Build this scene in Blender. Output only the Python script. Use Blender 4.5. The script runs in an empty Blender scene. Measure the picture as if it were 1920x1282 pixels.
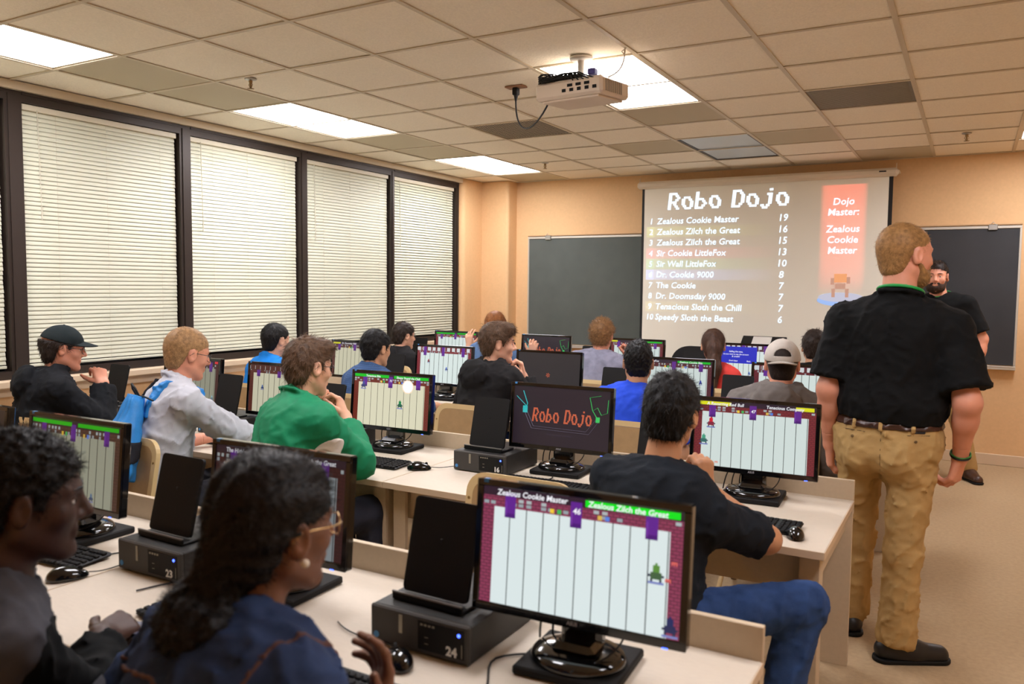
import bpy, math, random
import numpy as np
from mathutils import Vector, Matrix, Quaternion

# ------------------------------------------------------------------ camera, world, exposure
SC = bpy.context.scene
COL = SC.collection
YAW, PITCH, ROLL, FPX = .516, .0695, .0096, 1517.0
CAM = Vector((0, 0, 1.55))
_f = Vector((-math.sin(YAW)*math.cos(PITCH), math.cos(YAW)*math.cos(PITCH), -math.sin(PITCH)))
_r = Vector((math.cos(YAW), math.sin(YAW), 0))
_u = _r.cross(_f)
_r2 = _r*math.cos(ROLL) + _u*math.sin(ROLL)
_u2 = -_r*math.sin(ROLL) + _u*math.cos(ROLL)
cam_d = bpy.data.cameras.new('camera')
cam_o = bpy.data.objects.new('camera', cam_d)
COL.objects.link(cam_o)
cam_o.matrix_world = Matrix(((_r2.x, _u2.x, -_f.x, CAM.x), (_r2.y, _u2.y, -_f.y, CAM.y), (_r2.z, _u2.z, -_f.z, CAM.z), (0, 0, 0, 1)))
cam_d.sensor_width = 36
cam_d.lens = FPX/1920*36
cam_d.clip_start = .05
cam_d.dof.use_dof = True
cam_d.dof.focus_distance = 4.8
cam_d.dof.aperture_fstop = 3.5
SC.camera = cam_o
w = bpy.data.worlds.new('world'); SC.world = w; w.use_nodes = True
w.node_tree.nodes['Background'].inputs[0].default_value = (.010, .012, .018, 1)
w.node_tree.nodes['Background'].inputs[1].default_value = 1
SC.view_settings.view_transform = 'Standard'
SC.view_settings.look = 'None'
SC.view_settings.gamma = 1
SC.view_settings.use_curve_mapping = False
SC.view_settings.exposure = 0.52
LAMP = 15.0          # radiance of the lit ceiling panels

# ------------------------------------------------------------------ materials
MATS = {}
def srgb(c):
    return tuple(((v/255)/12.92 if v/255 <= .04045 else ((v/255+.055)/1.055)**2.4) for v in c)
def mat(name, rgb, rough=.6, metal=0, bump=0, scale=60, var=0, stretch=None, spec=.5, emit=None, coat=0, sheen=0, bscale=None, vscale=None):
    """rgb in sRGB 0-255; var = colour variation by noise; bump = fine relief"""
    if name in MATS: return MATS[name]
    m = bpy.data.materials.new(name); m.use_nodes = True
    nt = m.node_tree; b = nt.nodes['Principled BSDF']
    c = srgb(rgb)
    b.inputs['Base Color'].default_value = (*c, 1)
    b.inputs['Roughness'].default_value = rough
    b.inputs['Metallic'].default_value = metal
    b.inputs['Specular IOR Level'].default_value = spec
    b.inputs['Coat Weight'].default_value = coat
    if sheen: b.inputs['Sheen Weight'].default_value = sheen
    if emit:
        b.inputs['Emission Color'].default_value = (*srgb(emit[0]), 1)
        b.inputs['Emission Strength'].default_value = emit[1]
    if bump or var:
        tc = nt.nodes.new('ShaderNodeTexCoord')
        mp = nt.nodes.new('ShaderNodeMapping'); nt.links.new(tc.outputs['Object'], mp.inputs[0])
        if stretch: mp.inputs['Scale'].default_value = stretch
        def noise(s, det=4):
            n = nt.nodes.new('ShaderNodeTexNoise'); n.inputs['Scale'].default_value = s; n.inputs['Detail'].default_value = det
            nt.links.new(mp.outputs[0], n.inputs['Vector']); return n
        if var:
            n = noise(vscale or scale*.3)
            r = nt.nodes.new('ShaderNodeValToRGB')
            r.color_ramp.elements[0].position = .3; r.color_ramp.elements[1].position = .7
            r.color_ramp.elements[0].color = tuple(max(0, v*(1-var)) for v in c)+(1,)
            r.color_ramp.elements[1].color = tuple(min(1, v*(1+var)) for v in c)+(1,)
            nt.links.new(n.outputs['Fac'], r.inputs[0]); nt.links.new(r.outputs[0], b.inputs['Base Color'])
        if bump:
            n = noise(bscale or scale)
            bp = nt.nodes.new('ShaderNodeBump'); bp.inputs['Strength'].default_value = 1; bp.inputs['Distance'].default_value = bump
            nt.links.new(n.outputs['Fac'], bp.inputs['Height']); nt.links.new(bp.outputs[0], b.inputs['Normal'])
    MATS[name] = m
    return m

def attr_mat(name, strength):
    """screen that glows with the colours stored on its own faces"""
    if name in MATS: return MATS[name]
    m = bpy.data.materials.new(name); m.use_nodes = True
    nt = m.node_tree; b = nt.nodes['Principled BSDF']
    a = nt.nodes.new('ShaderNodeAttribute'); a.attribute_name = 'Col'
    b.inputs['Base Color'].default_value = (.01, .01, .012, 1)
    b.inputs['Roughness'].default_value = .35
    nt.links.new(a.outputs['Color'], b.inputs['Emission Color'])
    b.inputs['Emission Strength'].default_value = strength
    MATS[name] = m; return m

def plaid_mat(name, c1, c2, sc=26):
    m = mat(name, c1, .9, bump=.0008, scale=400, var=.15)
    nt = m.node_tree; b = nt.nodes['Principled BSDF']
    src = b.inputs['Base Color'].links[0].from_socket
    tc = nt.nodes.new('ShaderNodeTexCoord')
    fac = None
    for d in ('X', 'Z'):
        wv = nt.nodes.new('ShaderNodeTexWave'); wv.bands_direction = d; wv.inputs['Scale'].default_value = sc; wv.inputs['Distortion'].default_value = .4
        nt.links.new(tc.outputs['Object'], wv.inputs['Vector'])
        p = nt.nodes.new('ShaderNodeMath'); p.operation = 'POWER'; p.inputs[1].default_value = 3
        nt.links.new(wv.outputs['Fac'], p.inputs[0])
        if fac is None: fac = p.outputs[0]
        else:
            q = nt.nodes.new('ShaderNodeMath'); q.operation = 'MAXIMUM'
            nt.links.new(fac, q.inputs[0]); nt.links.new(p.outputs[0], q.inputs[1]); fac = q.outputs[0]
    s = nt.nodes.new('ShaderNodeMath'); s.operation = 'MULTIPLY'; s.inputs[1].default_value = .6; nt.links.new(fac, s.inputs[0])
    mx = nt.nodes.new('ShaderNodeMix'); mx.data_type = 'RGBA'
    nt.links.new(s.outputs[0], mx.inputs['Factor']); nt.links.new(src, mx.inputs['A']); mx.inputs['B'].default_value = (*srgb(c2), 1)
    nt.links.new(mx.outputs['Result'], b.inputs['Base Color'])
    return m

# ------------------------------------------------------------------ mesh builder
class MB:
    def __init__(s): s.v = []; s.f = []; s.sm = []; s.mi = []
    def add(s, vs, fs, smooth=False, mi=0):
        o = len(s.v); s.v += [tuple(x) for x in vs]
        for f in fs: s.f.append(tuple(i+o for i in f)); s.sm.append(smooth); s.mi.append(mi)
    def box(s, x0, x1, y0, y1, z0, z1, M=None, bev=0, mi=0):
        if x0 > x1: x0, x1 = x1, x0
        if y0 > y1: y0, y1 = y1, y0
        if z0 > z1: z0, z1 = z1, z0
        if bev <= 0:
            vs = [(x, y, z) for z in (z0, z1) for x, y in ((x0, y0), (x1, y0), (x1, y1), (x0, y1))]
            fs = [(3, 2, 1, 0), (4, 5, 6, 7), (0, 1, 5, 4), (1, 2, 6, 5), (2, 3, 7, 6), (3, 0, 4, 7)]
        else:
            b = min(bev, (x1-x0)*.49, (y1-y0)*.49, (z1-z0)*.49)
            vs = []; idx = {}
            X = (x0, x1); Y = (y0, y1); Z = (z0, z1)
            for i in (0, 1):
                for j in (0, 1):
                    for k in (0, 1):
                        sx = b if i == 0 else -b; sy = b if j == 0 else -b; sz = b if k == 0 else -b
                        for a in range(3):
                            p = [X[i]+sx, Y[j]+sy, Z[k]+sz]; p[a] = (X[i], Y[j], Z[k])[a]
                            idx[(i, j, k, a)] = len(vs); vs.append(tuple(p))
            fs = []
            for a in range(3):
                o = [q for q in range(3) if q != a]
                for e in (0, 1):
                    ks = []
                    for u, v2 in ((0, 0), (1, 0), (1, 1), (0, 1)):
                        t = [0, 0, 0]; t[a] = e; t[o[0]] = u; t[o[1]] = v2; ks.append(idx[(*t, a)])
                    flip = (e == 1) == (a != 1)
                    fs.append(tuple(ks) if flip else tuple(ks[::-1]))
            for a in range(3):          # edges along axis a
                o = [q for q in range(3) if q != a]
                for u in (0, 1):
                    for v2 in (0, 1):
                        t0 = [0, 0, 0]; t0[o[0]] = u; t0[o[1]] = v2; t1 = list(t0); t1[a] = 1
                        fs.append((idx[(*t0, o[0])], idx[(*t1, o[0])], idx[(*t1, o[1])], idx[(*t0, o[1])]))
            for i in (0, 1):
                for j in (0, 1):
                    for k in (0, 1): fs.append(tuple(idx[(i, j, k, a)] for a in range(3)))
        if M is not None: vs = [tuple(M @ Vector(p)) for p in vs]
        s.add(vs, fs, False, mi); return s
    def tube(s, pts, r, n=8, cap=True, mi=0, flat=1.0, closed=False):
        pts = [Vector(p) for p in pts]; m = len(pts)
        rs = r if isinstance(r, (list, tuple)) else [r]*m
        vs = []; prev = None
        for i, p in enumerate(pts):
            if closed: d = pts[(i+1) % m]-pts[i-1]
            else: d = (pts[min(i+1, m-1)]-pts[max(i-1, 0)])
            if d.length < 1e-9: d = Vector((0, 0, 1))
            d.normalize()
            if prev is None:
                a = Vector((0, 0, 1)) if abs(d.z) < .9 else Vector((1, 0, 0))
                n1 = d.cross(a).normalized()
            else:
                n1 = (prev - d*prev.dot(d))
                n1 = n1.normalized() if n1.length > 1e-6 else d.orthogonal().normalized()
            prev = n1; n2 = d.cross(n1)
            for k in range(n):
                t = 2*math.pi*k/n
                vs.append(p + n1*math.cos(t)*rs[i] + n2*math.sin(t)*rs[i]*flat)
        fs = []
        for i in range(m if closed else m-1):
            for k in range(n):
                a = i*n+k; b = i*n+(k+1) % n; c = ((i+1) % m)*n+(k+1) % n; d = ((i+1) % m)*n+k
                fs.append((a, b, c, d))
        s.add(vs, fs, True, mi)
        if cap and not closed:
            s.add(vs[:n], [tuple(range(n))[::-1]], False, mi); s.add(vs[-n:], [tuple(range(n))], False, mi)
        return s
    def lathe(s, prof, n=24, c=(0, 0, 0), sx=1, sy=1, M=None, mi=0, smooth=True):
        vs = []
        for r, z in prof:
            for k in range(n):
                t = 2*math.pi*k/n; p = Vector((r*math.cos(t)*sx, r*math.sin(t)*sy, z))
                p = (M @ p) if M is not None else p
                vs.append(p+Vector(c))
        fs = []
        for i in range(len(prof)-1):
            for k in range(n): fs.append((i*n+k, i*n+(k+1) % n, (i+1)*n+(k+1) % n, (i+1)*n+k))
        s.add(vs, fs, smooth, mi)
        if prof[0][0] > 1e-5: s.add(vs[:n], [tuple(range(n))[::-1]], False, mi)
        if prof[-1][0] > 1e-5: s.add(vs[-n:], [tuple(range(n))], False, mi)
        return s
    def prism(s, poly, z0, z1, M=None, mi=0, smooth=False):
        """poly in XY, extruded in Z"""
        n = len(poly); vs = [Vector((x, y, z0)) for x, y in poly]+[Vector((x, y, z1)) for x, y in poly]
        if M is not None: vs = [M @ p for p in vs]
        s.add(vs, [tuple(range(n))[::-1], tuple(range(n, 2*n))], False, mi)
        s.add(vs, [(i, (i+1) % n, n+(i+1) % n, n+i) for i in range(n)], smooth, mi)
        return s
    def sphere(s, c, r, n=12, m=8, sc=(1, 1, 1), M=None, mi=0):
        vs = []; 
        for i in range(m+1):
            ph = math.pi*i/m
            for k in range(n):
                t = 2*math.pi*k/n
                p = Vector((math.sin(ph)*math.cos(t)*r*sc[0], math.sin(ph)*math.sin(t)*r*sc[1], math.cos(ph)*r*sc[2]))
                if M is not None: p = M @ p
                vs.append(p+Vector(c))
        fs = [(i*n+k, (i+1)*n+k, (i+1)*n+(k+1) % n, i*n+(k+1) % n) for i in range(m) for k in range(n)]
        s.add(vs, fs, True, mi); return s
    def build(s, name, m, parent=None, loc=None, **kw):
        me = bpy.data.meshes.new(name)
        me.from_pydata(s.v, [], s.f)
        me.polygons.foreach_set('use_smooth', s.sm)
        for x in (m if isinstance(m, (list, tuple)) else [m]): me.materials.append(x)
        if any(s.mi): me.polygons.foreach_set('material_index', s.mi)
        me.update()
        return link(name, me, parent, loc, **kw)
def link(name, me, parent=None, loc=None, **kw):
    o = bpy.data.objects.new(name, me); COL.objects.link(o)
    if parent is not None: o.parent = parent
    if loc is not None: o.location = loc
    for k, v in kw.items(): o[k] = v
    return o
def thing(name, label, cat, loc=(0, 0, 0), rz=0, group=None):
    o = bpy.data.objects.new(name, None); COL.objects.link(o); o.empty_display_size = .05
    o.location = loc; o.rotation_euler = (0, 0, rz); o['label'] = label; o['category'] = cat
    if group: o['group'] = group
    return o
def tag(o, label, cat, group=None):
    o['label'] = label; o['category'] = cat
    if group: o['group'] = group
    return o
def struct(o): o['kind'] = 'structure'; return o
def copy_tree(o, parent=None):
    c = o.copy(); COL.objects.link(c); c.parent = parent
    for ch in list(o.children): copy_tree(ch, c)
    return c
def rounded(x0, x1, y0, y1, r, n=5):
    out = []
    for cx, cy, a0 in ((x1-r, y1-r, 0), (x0+r, y1-r, 90), (x0+r, y0+r, 180), (x1-r, y0+r, 270)):
        for i in range(n+1):
            t = math.radians(a0+90*i/n); out.append((cx+r*math.cos(t), cy+r*math.sin(t)))
    return out
def bez(p0, p1, p2, p3, n=12):
    out = []
    for i in range(n+1):
        t = i/n; a = Vector(p0)*(1-t)**3+Vector(p1)*3*t*(1-t)**2+Vector(p2)*3*t*t*(1-t)+Vector(p3)*t**3
        out.append(a)
    return out

# text as geometry, from Blender's own font
def text_geo(s, size, shear=0, align='LEFT', offset=0):
    cu = bpy.data.curves.new('t', 'FONT'); cu.body = s; cu.size = size; cu.shear = shear; cu.align_x = align; cu.offset = offset
    cu.resolution_u = 2
    o = bpy.data.objects.new('t', cu); COL.objects.link(o)
    dg = bpy.context.evaluated_depsgraph_get(); dg.update()
    me = bpy.data.meshes.new_from_object(o.evaluated_get(dg))
    vs = [tuple(v.co) for v in me.vertices]; fs = [tuple(p.vertices) for p in me.polygons]
    bpy.data.objects.remove(o); bpy.data.curves.remove(cu); bpy.data.meshes.remove(me)
    return vs, fs
# ------------------------------------------------------------------ soft shapes: distance fields turned into quads
def V(*a): return np.array(a, float)
def unit(v): v = np.array(v, float); return v/(np.linalg.norm(v)+1e-12)
def noise3(p, f, seed=0):
    a = p*f+seed*1.7
    x, y, z = a[:, 0], a[:, 1], a[:, 2]
    x2 = x+1.1*np.sin(y*.9+seed)+.5*np.sin(z*2.1); y2 = y+1.1*np.sin(z*.8+1.3)+.5*np.sin(x*1.9); z2 = z+1.1*np.sin(x*.85+2.1)+.5*np.sin(y*2.3)
    return (np.sin(x2)*np.cos(y2)+np.sin(y2)*np.cos(z2)+np.sin(z2)*np.cos(x2))/2
def caps(a, b, ra, rb, n=None, s=1.0, clip=None):
    """tapered capsule; n,s flatten it along n by factor s"""
    a = np.array(a, float); b = np.array(b, float); ab = b-a; L2 = ab@ab+1e-12
    def f(p):
        t = np.clip(((p-a)@ab)/L2, 0, 1)
        v = p-(a+t[:, None]*ab)
        q = (v*v).sum(1)
        if n is not None:
            q = q+(s*s-1)*(v@n)**2
        d = np.sqrt(q)-(ra+(rb-ra)*t)
        if clip is not None:
            for c, m in clip: d = np.maximum(d, (p-np.array(c))@np.array(m))
        return d
    return f
def ell(c, r, R=None, clip=None):
    c = np.array(c, float); r = np.array(r, float)
    def f(p):
        q = p-c
        if R is not None: q = q@R          # R columns = local axes
        k0 = np.linalg.norm(q/r, axis=1); k1 = np.linalg.norm(q/(r*r), axis=1)+1e-9
        d = k0*(k0-1)/k1
        d = np.where(k0 < .05, -r.min(), d)
        if clip is not None:
            for cc, m in clip: d = np.maximum(d, (p-np.array(cc))@np.array(m))
        return d
    return f
def torus(c, R, r, ax, sx=1.0, e=None):
    c = np.array(c, float); ax = unit(ax); e = unit(e if e is not None else np.cross(ax, (0, 1, .1)))
    def f(p):
        q = p-c; h = q@ax; w = q-h[:, None]*ax; a = w@e; b2 = np.maximum((w*w).sum(1)-a*a, 0)
        rr = np.sqrt(a*a/(sx*sx)+b2)
        return np.sqrt((rr-R)**2+h*h)-r
    return f
def smin(a, b, k):
    if k <= 0: return np.minimum(a, b)
    h = np.maximum(k-np.abs(a-b), 0)/k
    return np.minimum(a, b)-h*h*k*.25
def blend(prims, k=.03, disp=None, clip=None):
    def f(p):
        d = None
        for q in prims:
            kk = k; op = '+'
            if isinstance(q, tuple): q, kk = q[0], q[1]; op = '-' if kk < 0 else '+'
            e = q(p)
            if d is None: d = e
            elif op == '+': d = smin(d, e, kk)
            else: d = -smin(-d, e, -kk)
        if disp is not None: d = d+disp(p)
        if clip is not None:
            for c, m in clip: d = np.maximum(d, (p-np.array(c))@np.array(m))
        return d
    return f
def sdf_mesh(fn, lo, hi, h):
    lo = np.array(lo, float); hi = np.array(hi, float)
    H = 4*h; nc = np.maximum(np.ceil((hi-lo)/H).astype(int), 1)
    g = np.stack(np.meshgrid(*[np.arange(n) for n in nc], indexing='ij'), -1).reshape(-1, 3)
    dc = fn(lo+(g+.5)*H).reshape(nc)
    act = np.abs(dc) < H*.87*1.45+.004
    N = 4*nc+1
    D = np.where(np.repeat(np.repeat(np.repeat(dc, 4, 0), 4, 1), 4, 2) > 0, 1., -1.)
    D = np.pad(D, ((0, 1),)*3, mode='edge')
    A = np.repeat(np.repeat(np.repeat(act, 4, 0), 4, 1), 4, 2)
    A = np.pad(A, ((0, 1),)*3, mode='edge')
    for ax in range(3):
        B = A.copy(); sl = [slice(None)]*3; s2 = [slice(None)]*3; sl[ax] = slice(1, None); s2[ax] = slice(None, -1)
        B[tuple(sl)] |= A[tuple(s2)]; A = B
    idx = np.argwhere(A)
    vals = np.empty(len(idx))
    for i in range(0, len(idx), 200000):
        vals[i:i+200000] = fn(lo+idx[i:i+200000]*h)
    D[A] = vals
    S = D < 0
    c = [S[i:N[0]-1+i, j:N[1]-1+j, k:N[2]-1+k] for i in (0, 1) for j in (0, 1) for k in (0, 1)]
    tot = sum(x.astype(np.int8) for x in c)
    cells = np.argwhere((tot > 0) & (tot < 8))
    if len(cells) == 0: return np.zeros((0, 3)), np.zeros((0, 4), int)
    ci = -np.ones(tuple(N-1), int); ci[tuple(cells.T)] = np.arange(len(cells))
    acc = np.zeros((len(cells), 3)); cnt = np.zeros(len(cells))
    corners = np.array([(i, j, k) for i in (0, 1) for j in (0, 1) for k in (0, 1)])
    for a in corners:
        for ax in range(3):
            if a[ax]: continue
            b = a.copy(); b[ax] = 1
            da = D[tuple((cells+a).T)]; db = D[tuple((cells+b).T)]
            m = (da < 0) != (db < 0)
            t = np.where(m, da/(da-db+1e-12), 0)
            pt = a+np.outer(t, b-a)
            acc[m] += pt[m]; cnt[m] += 1
    verts = lo+(cells+acc/np.maximum(cnt, 1)[:, None])*h
    faces = []
    for ax in range(3):
        o = [q for q in range(3) if q != ax]
        s0 = [slice(None)]*3; s1 = [slice(None)]*3
        s0[ax] = slice(None, -1); s1[ax] = slice(1, None)
        ch = S[tuple(s0)] != S[tuple(s1)]
        e = np.argwhere(ch)
        e = e[(e[:, o[0]] > 0) & (e[:, o[1]] > 0) & (e[:, o[0]] < N[o[0]]-1) & (e[:, o[1]] < N[o[1]]-1)]
        if len(e) == 0: continue
        d0 = np.zeros(3, int); d0[o[0]] = 1; d1 = np.zeros(3, int); d1[o[1]] = 1
        q = np.stack([ci[tuple(x.T)] for x in (e-d0-d1, e-d1, e, e-d0)], 1)
        ok = (q >= 0).all(1); q = q[ok]; e = e[ok]
        inside = S[tuple(e.T)]
        flip = inside if ax != 1 else ~inside
        q[~flip] = q[~flip][:, ::-1]
        faces.append(q)
    return verts, (np.concatenate(faces) if faces else np.zeros((0, 4), int))
def np_obj(name, parts, m, parent, off, mi=None, **kw):
    """parts = list of (verts, quads); off = location of the parent"""
    vs = []; fs = []; o = 0; idx = []
    for n, (v, f) in enumerate(parts):
        vs.append(v); fs.append(f+o); o += len(v); idx += [mi[n] if mi else 0]*len(f)
    v = np.concatenate(vs)-np.array(off); f = np.concatenate(fs)
    me = bpy.data.meshes.new(name)
    me.vertices.add(len(v)); me.vertices.foreach_set('co', v.astype(np.float32).ravel())
    me.loops.add(len(f)*4); me.loops.foreach_set('vertex_index', f.astype(np.int32).ravel())
    me.polygons.add(len(f)); me.polygons.foreach_set('loop_start', np.arange(0, len(f)*4, 4, dtype=np.int32))
    me.polygons.foreach_set('use_smooth', np.ones(len(f), bool))
    for x in (m if isinstance(m, (list, tuple)) else [m]): me.materials.append(x)
    if mi: me.polygons.foreach_set('material_index', np.array(idx, np.int32))
    me.update(calc_edges=True)
    return link(name, me, parent, **kw)
# ------------------------------------------------------------------ the room
XW, YF, CZ = -5.07, 8.30, 2.7425         # window wall, front wall, ceiling
XR, YB = 2.10, -1.60
M_wall = mat('wall paint', (224, 184, 136), .75, bump=.0006, scale=150, var=.03)
M_trim = mat('pale trim', (214, 190, 160), .5, bump=.0003, scale=80)
M_carpet = mat('carpet', (188, 162, 126), .95, bump=.003, scale=420, var=.07, vscale=45)
M_tile = mat('ceiling tile', (248, 238, 218), .9, bump=.0022, scale=95, var=.05, vscale=110)
M_plain = mat('plain ceiling panel', (196, 184, 156), .7, bump=.0003, scale=30)
M_grid = mat('ceiling grid', (206, 192, 166), .5)
M_bronze = mat('dark bronze frame', (52, 42, 36), .45, metal=.3, bump=.0002, scale=40)
M_slat = mat('blind slat', (212, 212, 190), .45)
M_cord = mat('blind cord', (205, 200, 180), .8)
M_black = mat('black plastic', (16, 16, 17), .45, spec=.35, bump=.0002, scale=500)
M_blackm = mat('matte black plastic', (19, 18, 18), .65, spec=.25, bump=.0003, scale=600)
M_gloss = mat('glossy black plastic', (12, 12, 13), .12, coat=.6)
M_white = mat('white plastic', (225, 222, 215), .45)
M_metal = mat('brushed metal', (180, 178, 172), .35, metal=.9)

b = MB(); b.box(XW-.2, XR+.1, YB-.1, YF+.1, -.1, 0); struct(b.build('floor', M_carpet))
b = MB(); b.box(XW-.1, XR+.1, YF, YF+.1, 0, CZ+.1); wf = struct(b.build('wall_front', M_wall))
b = MB(); b.box(XR, XR+.1, YB, YF, 0, CZ+.1); struct(b.build('wall_right', M_wall))
b = MB(); b.box(XW-.1, XR+.1, YB-.1, YB, 0, CZ+.1); struct(b.build('wall_back', M_wall))
b = MB(); b.box(XW-.1, XW, YB, YF, 0, .94)
b.box(XW-.1, XW, 7.68, YF, .94, CZ+.1); b.box(XW-.1, XW, YB, YF, 2.66, CZ+.1)
struct(b.build('wall_left', M_wall))
# corner column with a rounded front edge
pl = [(XW, YF), (XW, 8.10), (XW+.02, 8.10)] + [(-4.66-.03+.03*math.sin(math.radians(a)), 8.10+.03-.03*math.cos(math.radians(a))) for a in range(0, 91, 15)] + [(-4.66, YF)]
b = MB(); b.prism(pl, 0, CZ); struct(b.build('wall_column', M_wall))
# soft round swelling where the window wall meets the corner
pl = [(XW, 7.70)] + [(XW+.055*math.sin(math.radians(a)), 7.76-.06*math.cos(math.radians(a))) for a in range(0, 91, 15)] + [(XW+.055, 8.10), (XW, 8.10)]
b = MB(); b.prism(pl, .94, CZ); struct(b.build('wall_corner', M_wall))
for n, (x0, x1, y0, y1) in dict(baseboard_front=(-4.66, XR, YF-.014, YF), baseboard_left=(XW, XW+.014, YB, 8.1), baseboard_right=(XR-.014, XR, YB, YF)).items():
    b = MB(); b.box(x0, x1, y0, y1, 0, .10, bev=.004)
    struct(b.build(n, M_trim))
# ceiling: slab, grid of tees, lay-in tiles as separate pieces
b = MB(); b.box(XW-.1, XR+.1, YB-.1, YF+.1, CZ+.03, CZ+.12); ceil = struct(b.build('ceiling', M_grid))
GX = [-.348-.6046*i for i in range(8)]; GX = [-.348+.6046*i for i in range(4, 0, -1)]+GX; GX = sorted(GX)
GX = [XW]+GX+[XR]
GY = [4.006+.6098*j for j in range(-9, 8)]; GY = [YB]+GY+[YF]
T = .012
tee = MB()
for x in GX[1:-1]: tee.box(x-T, x+T, YB, YF, CZ-.001, CZ+.004); tee.box(x-.002, x+.002, YB, YF, CZ+.004, CZ+.03)
for y in GY[1:-1]: tee.box(XW, XR, y-T, y+T, CZ-.0004, CZ+.0045)
tee.box(XW, XW+.025, YB, YF, CZ-.002, CZ+.004); tee.box(XW, XR, YF-.02, YF, CZ-.002, CZ+.004)
tee.box(XR-.02, XR, YB, YF, CZ-.002, CZ+.004)
tee.build('ceiling_grid', M_grid, ceil)
LIGHTS = [(-4.278, 2.177, 1), (-4.278, 4.615, 1), (-4.278, 7.054, 1), (-1.859, 4.615, 1), (-1.859, 7.054, 0), (.559, 7.054, 1),
          (-1.859, 2.177, 1), (-4.278, -.2, 0), (.559, 4.615, 0), (.559, 2.177, 1)]
def snap(y): return y
lit = {}
VENTS = {(-3.069, 5.53): 'perforated', (-.65, 5.53): 'dark'}
PLAIN = [(-4.278, 3.09), (-4.278, 3.70), (-4.278, 5.53), (-4.278, 6.14), (-1.859, 5.53), (-2.464, 6.75), (-1.255, 6.75), (-.65, 7.97), (-4.278, 7.97)]
tile_cache = {}
rnd = random.Random(4)
ntile = 0
def in_light(cx, cy):
    for x, y, on in LIGHTS:
        j = round((y-.305-4.006)/.6098)
        yc0 = 4.006+.6098*j - .305+.305
        if abs(cx-x) < .25 and abs(cy-(4.006+.6098*round((y-4.006)/.6098))) < .45: return True
    return False
for i in range(len(GX)-1):
    for j in range(len(GY)-1):
        x0, x1, y0, y1 = GX[i], GX[i+1], GY[j], GY[j+1]
        cx, cy = (x0+x1)/2, (y0+y1)/2
        if in_light(cx, cy): continue
        if any(abs(cx-a) < .2 and abs(cy-c) < .2 for a, c in VENTS): continue
        plain = any(abs(cx-a) < .2 and abs(cy-c) < .2 for a, c in PLAIN)
        key = (round(x1-x0, 2), round(y1-y0, 2), plain)
        if key not in tile_cache:
            hx, hy = (x1-x0)/2-.004, (y1-y0)/2-.004
            q = MB(); q.box(-hx, hx, -hy, hy, .0045, .018)
            o = q.build('ceiling_panel' if plain else 'ceiling_tile', M_plain if plain else M_tile, ceil); tile_cache[key] = o
        else:
            o = tile_cache[key].copy(); COL.objects.link(o)
        o.location = (cx, cy, CZ+rnd.uniform(0, .0015)); o.rotation_euler = (rnd.uniform(-.0015, .0015), rnd.uniform(-.0015, .0015), 0)
M_lit = mat('lit prismatic lens', (255, 255, 255), .4, emit=((249, 247, 253), LAMP))
M_unlit = mat('unlit prismatic lens', (196, 208, 214), .35, bump=.001, scale=90)
lwhere = ['by the windows at the rear left', 'by the windows, middle one of the left row', 'by the windows nearest the front wall', 'directly above the projector', None, 'at the right edge near the front wall']
for n, (x, y, on) in enumerate(LIGHTS):
    yc = 4.006+.6098*round((y-4.006)/.6098)
    if n < 6:
        lab = 'switched-off ceiling light panel in front of the projection screen' if n == 4 else f'lit rectangular fluorescent ceiling panel {lwhere[n]}'
    else: lab = ['lit fluorescent ceiling panel over the rear middle seats', 'switched-off ceiling panel in the rear left corner', 'switched-off ceiling panel over the right aisle', 'lit fluorescent ceiling panel over the rear right aisle'][n-6]
    t = thing('ceiling_light', lab, 'ceiling light', (x, yc, CZ), group='recessed ceiling lights')
    hx, hy = .302, .61
    f = MB()
    for a in ((-hx+.012, hx-.012, -hy+.012, -hy+.03), (-hx+.012, hx-.012, hy-.03, hy-.012), (-hx+.012, -hx+.03, -hy+.03, hy-.03), (hx-.03, hx-.012, -hy+.03, hy-.03)):
        f.box(a[0], a[1], a[2], a[3], .0048, .028)
    f.build('frame', M_bronze if n == 4 else M_grid, t)
    d = MB(); d.box(-hx+.03, hx-.03, -hy+.03, hy-.03, .010, .016); d.build('diffuser', M_lit if on else M_unlit, t)
M_vent = mat('perforated metal', (160, 150, 130), .6)
M_ventd = mat('grey return grille', (128, 122, 108), .6)
for (x, y), k in VENTS.items():
    t = thing('ceiling_vent', 'perforated tan air vent in the ceiling left of the projector' if k == 'perforated' else 'grey slatted return air grille in the ceiling above the standing man', 'vent', (x, y, CZ))
    p = MB(); p.box(-.29, .29, -.292, .292, .006, .012); p.build('face_plate', M_vent if k == 'perforated' else M_ventd, t)
    h = MB()
    if k == 'perforated':
        for a in range(22):
            for c in range(22): 
                X = -.262+a*.025; Y = -.262+c*.025; h.box(X-.005, X+.005, Y-.005, Y+.005, .0045, .006)
        h.build('perforation', M_blackm, t, kind='stuff')
    else:
        for a in range(26): h.box(-.27, .27, -.268+a*.0212, -.268+a*.0212+.009, .002, .006)
        h.build('louvre', mat('grille louvre', (150, 143, 126), .5), t, kind='stuff')

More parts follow.
